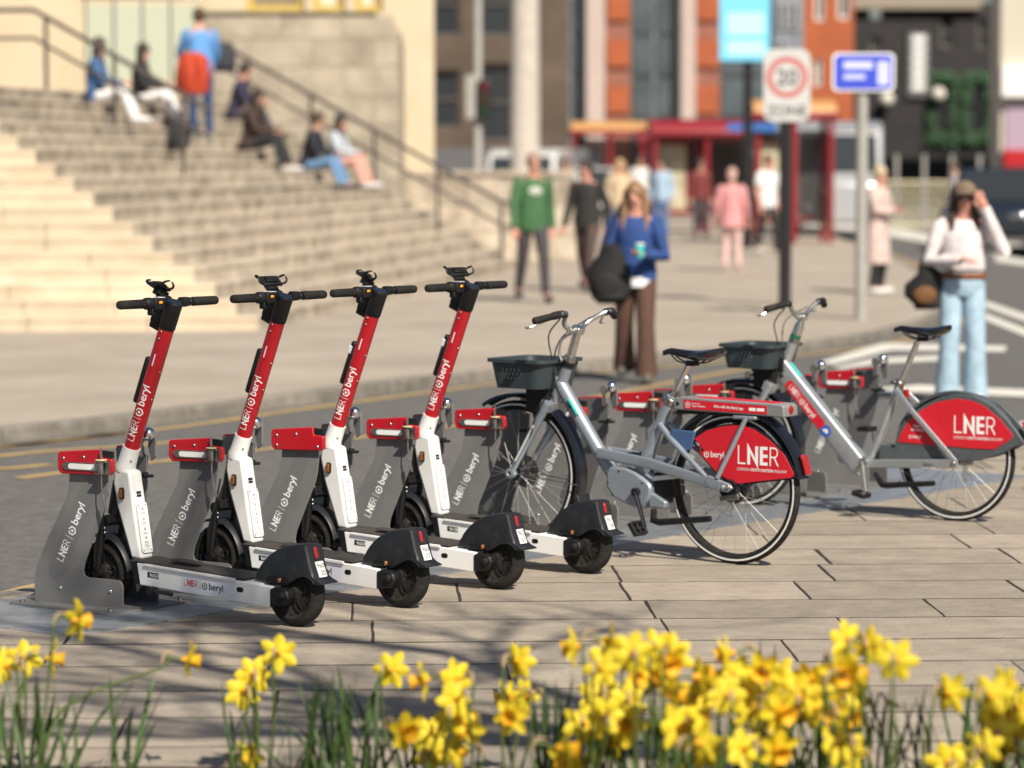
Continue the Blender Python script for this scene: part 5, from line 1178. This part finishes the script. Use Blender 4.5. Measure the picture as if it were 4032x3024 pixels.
p = on_steps(210, 12) + Vector((.22, .12, .95)); bag('rucksack', 'dark rucksack on the back of the man in blue', p, FACE + 5.1, (.18, .30, .42), (.03, .032, .04), 's')
bag('rucksack', 'small black bag standing on the steps below the orange rucksack', on_steps(180, 11) + Vector((0, 0, 0)), FACE, (.20, .28, .38), (.02, .02, .024), 't')
def soft_bag(name, label, loc, rz, d, cols, key):
    t_ = thing(name, label, 'bag', loc, rz, None); m_ = cloth('bag' + key, cols[0]); rg = []; q = random.Random(len(label))
    for f, wv in ((0, .55), (.1, .9), (.3, 1.05), (.55, .95), (.8, .7), (.95, .45), (1, .2)):
        ox, oy = q.uniform(-.02, .02), q.uniform(-.03, .03)
        rg.append([Vector((ox + d[0] / 2 * wv * math.cos(a) * (1 + .12 * math.sin(3 * a + 9 * f)), oy + d[1] / 2 * wv * math.sin(a) * (1 + .12 * math.cos(2 * a + 7 * f)), d[2] * f)) for a in [2 * math.pi * k / 16 for k in range(16)]])
    M().loft(rg).build('bag_body', m_, t_); M().sphere((d[0] * .42, -.02, d[2] * .32), (.03, d[1] * .30, d[2] * .22), 12, 8).build('side_panel', cloth('bagp' + key, cols[1]), t_)
    M().tube(spline([(0, -d[1] * .2, d[2] * .9), (-.02, .02, d[2] + .16), (-.05, .09, d[2] + .34)], 6), .012, 6).build('strap', m_, t_); return t_
G2 = 'people in the street'
def gl_(x, y, z=0): return gp(x, y, z)
person('man in a green sweatshirt and dark trousers walking past the steps', gl_(1150, 652), R(-75), 1.80, 'walk', (.045, .125, .05), (.05, .042, .05), (.04, .04, .04), (.30, .18, .14), 0, .03, stride=.36, key='h', group=G2, skin=SKIN2)
M().sphere((0, 0, 0), (.02, .09, .06), 10, 6).build('sweatshirt_print', mat('pale_print2', (.42, .45, .40), .8), [o for o in bpy.data.objects if o.get('label', '').startswith('man in a green')][0], loc=(.135, 0, 1.36))
person('person in a black puffer jacket walking behind the woman in blue', gl_(1268, 630), R(-115), 1.72, 'walk', (.022, .021, .022), (.07, .045, .04), (.05, .05, .05), (.03, .02, .015), .1, .02, stride=.36, key='i', group=G2, skin=SKIN2)
person('fair-haired person in a cream top further up the pavement', gl_(1338, 545), R(-85), 1.70, 'stand', (.52, .40, .27), (.10, .10, .14), (.05, .05, .05), (.42, .27, .15), .3, 0, key='j', group=G2)
person('person in a light blue shirt and jeans by the shelter', gl_(1428, 520), R(-120), 1.72, 'stand', (.35, .47, .62), (.09, .17, .34), (.05, .05, .05), (.04, .03, .02), 0, 0, key='k', group=G2)
wb_ = person('woman in a blue top and brown wide trousers crossing the road', gl_(1372, 826, RZ), R(-98), 1.64, 'walk', (.018, .055, .20), (.085, .042, .030), (.10, .10, .08), (.22, .12, .06), .30, .02, stride=.26, wide=True, key='l', group=G2, skin=SKIN2, arms={1: ((.04, .25, -.24), (.26, .10, -.22)), -1: ((.0, -.27, -.25), (.10, -.30, -.42))}, coat=.0)
tw, Jw, chw, hw, sw = wb_
M().loft([ellring(Vector((0, 0, z)), 0, .13, .17) for z in (.80, .90, .965)]).build('white_hem', cloth('hem', (.70, .70, .72)), tw)
cup = thing('cup', 'teal and white cup in the hand of the woman in blue', 'cup', tw.matrix_basis @ (Jw[1][2] + Vector((.06, -.03, -.02)))); M().lathe([(0, 0), (.030, 0), (.038, .10), (.036, .105), (0, .105)], n=16, axis='z').build('body', TEAL, cup); M().lathe([(0, .105), (.04, .105), (.04, .118), (0, .118)], n=16, axis='z').build('lid', INKW, cup)
soft_bag('tote_bag', 'large slouchy black bag hanging at the hip of the woman in blue', tw.matrix_basis @ Vector((.10, -.20, .66)), R(-98), (.22, .36, .50), ((.010, .010, .011), (.012, .012, .013)), 'u')
person('person in pink with a round pink backpack near the shelter', gl_(1580, 586), R(85), 1.58, 'stand', (.58, .26, .27), (.62, .42, .40), (.55, .4, .4), (.45, .28, .24), .1, 0, coat=.18, key='m', group=G2, skin=SKIN2)
person('man in a white tee shirt and black trousers by the shelter', gl_(1657, 553), R(-55), 1.78, 'walk', (.66, .66, .68), (.022, .020, .022), (.6, .6, .6), (.12, .06, .04), 0, 0, short=True, stride=.26, key='n', group=G2, skin=SKIN2)
person('woman in a long pale pink coat standing by the kerb', gl_(1895, 634), R(-35), 1.64, 'stand', (.52, .40, .37), (.02, .02, .022), (.72, .72, .72), (.46, .37, .25), .08, 0, coat=.52, key='o', group=G2, skin=SKIN2, arms={1: ((.06, .20, -.22), (.24, .06, -.20)), -1: ((.08, -.20, -.22), (.26, -.04, -.22))})
wj = person('woman in a white top, pale jeans and brown cap shading her eyes', gl_(2076, 872, RZ), R(-90), 1.66, 'stand', (.66, .60, .61), (.34, .47, .58), (.5, .5, .5), (.045, .022, .014), .24, .04, wide=True, crop=True, key='p', group=G2, skin=SKIN2, hat=(.16, .115, .08), arms={1: ((.10, .30, -.14), (.16, .14, .20)), -1: ((.02, -.27, -.22), (.22, -.06, -.20))})
tj, Jj = wj[0], wj[1]
M().lathe([(.166, .955), (.172, .96), (.172, .995), (.166, 1.0)], n=24, axis='z').build('belt', cloth('belt', (.20, .07, .02)), tj).scale = (.78, 1.06, 1)
soft_bag('shoulder_bag', 'brown and black shoulder bag of the woman in the white top', tj.matrix_basis @ Vector((.0, -.27, .72)), R(-90), (.16, .30, .34), ((.010, .009, .009), (.14, .062, .02)), 'v')
person('distant person in a pale top crossing by the railings', Vector((wx(955, 72), 72, RZ)), R(200), 1.70, 'walk', (.50, .45, .48), (.22, .30, .42), (.1, .1, .1), (.06, .04, .03), .2, 0, stride=.15, key='q', group=G2)
person('person in white standing under the far shelter canopy', Vector((wx(640, 80), 80, 0)), R(-90), 1.75, 'stand', (.68, .66, .66), (.10, .10, .12), (.1, .1, .1), (.06, .04, .03), 0, 0, key='w', group=G2)
person('person in dark red by the middle shelter post', Vector((wx(700, 70), 70, 0)), R(-70), 1.70, 'stand', (.16, .03, .03), (.05, .05, .06), (.1, .1, .1), (.06, .04, .03), .1, 0, key='x', group=G2)
person('person in a white hoodie just left of the black puffer jacket', Vector((wx(566, 62), 62, 0)), R(-90), 1.72, 'walk', (.66, .64, .66), (.22, .10, .12), (.3, .3, .3), (.10, .06, .04), .2, 0, stride=.1, key='y', group=G2)

# ------------------------------------------------------------------ daffodil bed
bedz = lambda Y: .0 if Y > 9.28 else .012 + .07 * min(1.2, (9.3 - Y) / 1.1)
m = M(); ys_ = [9.2, 9.1, 8.8, 8.4, 7.8, 7, 6, 5, 3.5, 2.2]; xs_ = [-4 + .4 * i for i in range(21)]; dr = random.Random(4)
vs_ = [(x, y_, bedz(y_) + dr.uniform(-.015, .015)) for y_ in ys_ for x in xs_]; n = len(xs_)
m.add(vs_, [(j * n + i, (j + 1) * n + i, (j + 1) * n + i + 1, j * n + i + 1) for j in range(len(ys_) - 1) for i in range(n - 1)])
struct(m.build('flower_bed', SOIL))
PET = mat('daffodil_petal', (.80, .60, .014), .6, col2=(.86, .72, .05), scale=40, trans=.35, rnd=.06); TRU = mat('daffodil_trumpet', (.80, .40, .008), .6, col2=(.82, .50, .02), scale=50, trans=.30, rnd=.08)
STM = mat('daffodil_stem', (.10, .15, .035), .55, var=.15, scale=20, trans=.15); LEAFM = mat('daffodil_leaf', (.034, .070, .020), .5, col2=(.085, .140, .040), scale=9, trans=.18, rnd=.25); SPA = mat('papery_sheath', (.34, .24, .14), .8, var=.2, scale=40)
def petal_mesh(ln, wd, cup, seed):
    q = random.Random(seed); m = M(); n = 7; vs_ = []
    for i in range(n):
        f = i / (n - 1); hw = wd / 2 * (math.sin(math.pi * (f * .80 + .14)) ** .75) * (1 if f < .97 else .08)
        for j in (-1, -.5, 0, .5, 1):
            vs_.append((cup * math.sin(f * 1.7) * .012 + .006 * j * j * (1 - f * .4) + q.uniform(-.001, .001) + .004 * f * math.sin(3 * f + seed), hw * j, .007 + ln * f))
    m.add(vs_, [(i * 5 + j, i * 5 + j + 1, (i + 1) * 5 + j + 1, (i + 1) * 5 + j) for i in range(n - 1) for j in range(4)]); return m.mesh('petal', PET)
PETS = [petal_mesh(.042 + .003 * (k % 2), .031 - .003 * (k % 2), (-.2, .4, 1.0, .2)[k % 4], k) for k in range(6)]
def trumpet_mesh(sd):
    q = random.Random(sd); n = 24; vs_ = []; pr = [(-.012, .004), (0, .009), (.010, .0115), (.022, .013), (.030, .016), (.034, .0205)]
    for i, (x, r_) in enumerate(pr):
        for j in range(n):
            a = 2 * math.pi * j / n; fr_ = 1 + (.10 * math.sin(6 * a + sd) + .07 * q.uniform(-1, 1) if i >= 4 else 0); vs_.append((x + (q.uniform(-.002, .002) if i == 5 else 0), r_ * fr_ * math.cos(a), r_ * fr_ * math.sin(a)))
    return M().add(vs_, [(i * n + j, i * n + (j + 1) % n, (i + 1) * n + (j + 1) % n, (i + 1) * n + j) for i in range(len(pr) - 1) for j in range(n)]).mesh('trumpet', TRU)
TRUS = [trumpet_mesh(k) for k in range(4)]
LEAFS = []
for k in range(8):
    q = random.Random(40 + k); m = M(); n = 9; bend = q.uniform(.02, .22) if k < 6 else q.uniform(.3, .45); tw_ = q.uniform(-.6, .6); vs_ = []
    for i in range(n):
        f = i / (n - 1); w_ = .0085 * (1 - max(0, (f - .55) / .45) ** 2.2) + .0006; x = bend * f ** 2.2; z = f - .35 * bend * f ** 3; a = tw_ * f
        for j, o in ((-1, .0), (0, -.003), (1, .0)): vs_.append((x + math.sin(a) * w_ * j + o * math.cos(a), math.cos(a) * w_ * j, z))
    m.add(vs_, [(i * 3 + j, i * 3 + j + 1, (i + 1) * 3 + j + 1, (i + 1) * 3 + j) for i in range(n - 1) for j in range(2)]); LEAFS.append(m.mesh('leaf', LEAFM))
def at(px, py, Y): return Vector((wx(px, Y), Y, 0)) + Vector((0, 0, CAM_H - (py - 155) * Y / 3200))
fr = random.Random(12)
def daffodil(px, py, Y, yaw, label, group=None, pitch=-8, sc_=1.0, base=None):
    """yaw 0 looks away from the viewer, 90 to the right, 180 towards the viewer"""
    c = at(px, py, Y); b = Vector((c.x + (base if base is not None else fr.uniform(-.05, .05)), c.y + fr.uniform(-.05, .05), 0)); b.z = bedz(b.y) - .01
    t_ = thing('daffodil', label, 'daffodil', b, 0, group); f = Vector((math.sin(R(yaw)) * math.cos(R(pitch)), math.cos(R(yaw)) * math.cos(R(pitch)), math.sin(R(pitch))))
    cl = c - b; nk = cl - f * .016 * sc_; kn = cl - f * .050 * sc_ + Vector((0, 0, .006)); pre = kn - f * .012 - Vector((0, 0, .035))
    mid = pre * .5 + Vector((fr.uniform(-.012, .012), 0, 0)) + (Vector((-pre.x * .28, 0, .04)) if abs(pre.x) > .12 else Vector())
    M().tube(spline([(0, 0, 0), mid, pre, kn], 6), [.0042] * 12 + [.0036] * 7, 7).build('stem', STM, t_)
    M().tube(spline([kn, kn.lerp(nk, .45) + Vector((0, 0, .002)), nk], 4), [.0038] * 3 + [.0030] * 3 + [.0036] * 3, 7).build('neck', STM, t_)
    M().tube(spline([pre + Vector((0, 0, .012)), kn + Vector((0, 0, .008)), kn + f * .03 + Vector((0, 0, .012))], 3), [.0045, .005, .0055, .005, .004, .003, .001], 6).build('sheath', SPA, t_)
    x = f; z = (Vector((0, 0, 1)) - x * x.z).normalized(); y_ = z.cross(x); Rm = Matrix((x, y_, z)).transposed().to_4x4(); roll = fr.uniform(0, 60); refl = fr.uniform(-8, 16)
    for k in range(6):
        o = obj('petal', PETS[(k + int(roll)) % 6], t_); Mx = Matrix.Translation(cl) @ Rm @ Matrix.Rotation(R(roll + 60 * k), 4, 'X') @ Matrix.Rotation(R(refl + fr.uniform(-7, 7)), 4, 'Y') @ Matrix.Diagonal((sc_, sc_, sc_ * fr.uniform(.93, 1.07), 1)); o.matrix_basis = Mx
    o = obj('trumpet', TRUS[fr.randrange(4)], t_); o.matrix_basis = Matrix.Translation(cl) @ Rm @ Matrix.Rotation(R(roll), 4, 'X') @ Matrix.Diagonal((sc_, sc_, sc_, 1))
    return t_
K = .16075
z4 = lambda X_, Y_: (X_ * K, 584.1 + Y_ * K); z5 = lambda X_, Y_: (330.2 + X_ * K, 609.5 + Y_ * K); z6 = lambda X_, Y_: (668.4 + X_ * K, 609.5 + Y_ * K)
SING = [(z4(450, 240), 8.85, 52, 'tall daffodil in front of the first dock\'s base', -.12), (z4(120, 480), 9.15, 8, 'daffodil showing its back at the far left, below the first dock', None), (z4(285, 480), 9.15, 78, 'small side-on daffodil just left of the tall flower\'s stem', -.10), (z4(5, 530), 9.15, -60, 'daffodil cut by the left edge of the picture', None),
        (z4(1140, 490), 9.15, 80, 'daffodil on a long arching stem leaning right', -.42), (z4(1720, 450), 9.15, 10, 'daffodil turned away, topmost of the three under the second scooter', None), (z4(1565, 585), 9.15, -8, 'daffodil turned away, middle of the three under the second scooter', None), (z4(1495, 690), 9.15, -20, 'daffodil lowest of the three under the second scooter', None),
        (z4(1500, 1120), 9.15, 40, 'daffodil at the bottom edge, left of centre', None), (z5(365, 395), 9.15, 20, 'bright daffodil beside a single dark leaf, left of centre', None), (z5(585, 460), 8.75, -85, 'daffodil with orange trumpet pointing left, left of the centre group', None), (z5(790, 455), 8.75, -40, 'daffodil just right of the one whose trumpet points left', None),
        (z5(1540, 250), 8.65, -75, 'daffodil side-on facing left, highest at the left of the big clump', None), (z6(400, 290), 8.55, -80, 'daffodil side-on with an orange trumpet, alone above the big clump', None), (z6(1140, 205), 8.55, -35, 'left flower of the high pair behind the big clump', None), (z6(1250, 240), 8.55, 50, 'right flower of the high pair behind the big clump', None),
        (z6(1430, 335), 7.85, 12, 'large open daffodil turned away, alone at the right', None), (z6(1765, 540), 8.35, 40, 'daffodil on a slanting stem right of the large open one', -.08), (z6(2030, 560), 7.85, 30, 'daffodil near the right edge with a papery sheath', -.10), (z6(2085, 500), 7.95, 60, 'daffodil directly behind the one with the papery sheath', None)]
for (px, py), Y, yaw, lab, bs in SING: daffodil(px, py, Y, yaw, lab, 'daffodils in the bed', base=bs, sc_=1.18)
GRP = [('daffodil in the loose group left of the big clump', [z5(780, 585), z5(850, 745), z5(1160, 340), z5(1225, 560), z5(1125, 575), z5(1130, 690), z5(440, 775), z5(625, 800), z5(620, 930), z5(810, 920), z5(760, 690)], 8.75),
       ('daffodil among the left half of the big yellow clump', [z5(1740, 215), z5(1735, 320), z5(1690, 390), z5(1890, 290), z5(2010, 250), z5(2090, 330), z5(2080, 430), z5(1900, 430), z5(1680, 560), z5(1860, 590), z5(1580, 740), z5(1790, 810), z5(1660, 880), z5(1440, 890), z5(1490, 960), z5(1850, 730), z5(1720, 690), z6(30, 300), z6(190, 440), z6(170, 560), z6(80, 760), z6(200, 860), z6(90, 900), z6(250, 700), z6(240, 930), z6(20, 560)], 8.4),
       ('daffodil among the right half of the big yellow clump', [z6(380, 560), z6(420, 430), z6(600, 400), z6(700, 440), z6(610, 540), z6(760, 510), z6(830, 570), z6(700, 650), z6(860, 650), z6(960, 540), z6(1070, 400), z6(1150, 430), z6(1100, 560), z6(1200, 600), z6(1040, 650), z6(1140, 690), z6(1080, 870), z6(1170, 930), z6(480, 900), z6(690, 890), z6(560, 640), z6(930, 640), z6(500, 520), z6(640, 760), z6(1010, 470), z6(900, 450)], 8.4),
       ('daffodil in the dense corner group at the bottom right', [z6(2060, 660), z6(2150, 710), z6(2080, 800), z6(2160, 850), z6(1985, 900), z6(2190, 790), z6(2100, 960), z6(1770, 985), z6(2200, 640), z6(1900, 990)], 8.4)]
ORDW = 'first second third fourth fifth sixth seventh eighth ninth tenth eleventh twelfth thirteenth fourteenth fifteenth sixteenth seventeenth eighteenth nineteenth twentieth'.split(); ORDW += ['twenty-' + q for q in ORDW[:9]]
for grp_, L_, Y in GRP:
    for k_, (px, py) in enumerate(sorted(L_)):
        lab = grp_.replace('daffodil', ORDW[k_] + ' daffodil from the left', 1)
        daffodil(px, py, Y + fr.uniform(-.35, .40), fr.choice((-70, -40, -15, 5, 15, 30, 55, 80, 200, 150)) + fr.uniform(-12, 12), lab, grp_.replace('daffodil', 'daffodils', 1), fr.uniform(-22, 6), fr.uniform(1.08, 1.32))
bd = at(*z6(1375, 590), 8.7); t_ = thing('daffodil_bud', 'closed green-yellow daffodil bud right of the big clump', 'bud', (bd.x - .03, bd.y, bedz(8.7))); q = bd - t_.location
M().tube(spline([(0, 0, 0), (q.x * .4 - .02, 0, q.z * .6), (q.x - .02, 0, q.z + .015), q], 6), .0034, 7).build('stem', STM, t_); M().tube([q, q + Vector((.01, 0, -.004)), q + Vector((.026, 0, -.011)), q + Vector((.042, 0, -.02))], [.003, .007, .0075, .001], 10).build('bud', mat('bud_green_yellow', (.30, .30, .02), .6), t_)
CL = [(36, 9.15, .22, 40, 0.33, 'leaf clump at the far left of the bed', 0), (255, 9.15, .10, 20, 0.30, 'leaf clump under the three flowers below the second scooter', 0), (345, 9.10, .13, 44, 0.33, 'dense dark leaf clump left of centre', 0), (405, 9.05, .10, 10, 0.26, 'sparse leaf clump under the group left of centre', 1), (548, 9.05, .07, 14, 0.36, 'thin leaf clump left of the big flower clump', 0),
      (640, 8.70, .24, 52, 0.33, 'leaf clump under the left half of the big flower clump', 0), (775, 8.70, .26, 60, 0.33, 'leaf clump under the right half of the big flower clump', 0), (765, 9.15, .08, 8, 0.42, 'few pointed leaves rising behind the big flower clump', 0), (882, 8.65, .10, 20, 0.33, 'leaf clump below the large open flower', 1), (930, 8.75, .10, 13, 0.30, 'leaf clump left of the right-hand flowers', 1), (1000, 9.00, .14, 26, 0.33, 'leaf clump at the right edge of the bed', 0)]
for px, Y, sp, cnt, hgt, lab, fan in CL:
    cx = wx(px, Y); t_ = thing('daffodil_clump', lab, 'plant', (cx, Y, bedz(Y) - .01), 0, 'daffodil leaf clumps')
    for k in range(int(cnt * .75)):
        dx, dy = fr.gauss(0, sp * .5), fr.gauss(0, .07); h_ = hgt * fr.uniform(.62, 1.05)
        o = obj('leaf', LEAFS[fr.randrange(8)], t_, loc=(dx, dy, bedz(Y + dy) - bedz(Y)), rot=(fr.gauss(0, .16), fr.gauss(dx * 1.1, .17 + .12 * fan), fr.uniform(0, 6.28))); o.scale = (h_, fr.uniform(.6, .95), h_)

# ------------------------------------------------------------------ bare street tree behind the viewer, whose branches shade the paving
BARK = mat('tree_bark', (.10, .075, .055), .9, var=.3, scale=8, bump=.6, bscale=30)
tr_ = thing('street_tree', 'bare street tree standing to the right behind the flower bed', 'tree', (4.2, 3.6, 0)); tg = random.Random(21)
M().tube([(0, 0, 0), (.02, 0, 2.0), (-.25, .05, 4.3), (-.90, .2, 6.1)], [.20, .16, .14, .13], 12).build('trunk', BARK, tr_)
cr = M()
def branch(p, d, ln, r_, dep):
    pts = [p]; q = p.copy(); e = d.copy()
    for i in range(4):
        e = (e + Vector((tg.gauss(0, .16), tg.gauss(0, .16), tg.gauss(.03, .10)))).normalized(); q = q + e * ln / 4; pts.append(q.copy())
    cr.tube(pts, [r_ * (1 - .14 * i) for i in range(5)], 5 if dep < 3 else 4, cap=False)
    if dep >= 5: return
    for k in range(3 if dep < 2 else 2 + (tg.random() < .45)):
        f = tg.choice((2, 3, 4)); nd = (e + Vector((tg.gauss(0, .55), tg.gauss(0, .55), tg.gauss(.05, .35)))).normalized()
        if (pts[f] + tr_.location).z < 3.0 and nd.z < 0: nd.z = abs(nd.z)
        branch(pts[f], nd, ln * tg.uniform(.62, .82), r_ * .60, dep + 1)
for a in (100, 150, 200, 240): branch(Vector((-.87, .19, 6.0)), Vector((math.cos(R(a)) * .7 - .28, math.sin(R(a)) * .7, .75)).normalized(), 1.6, .085, 0)
cr.build('crown', BARK, tr_)
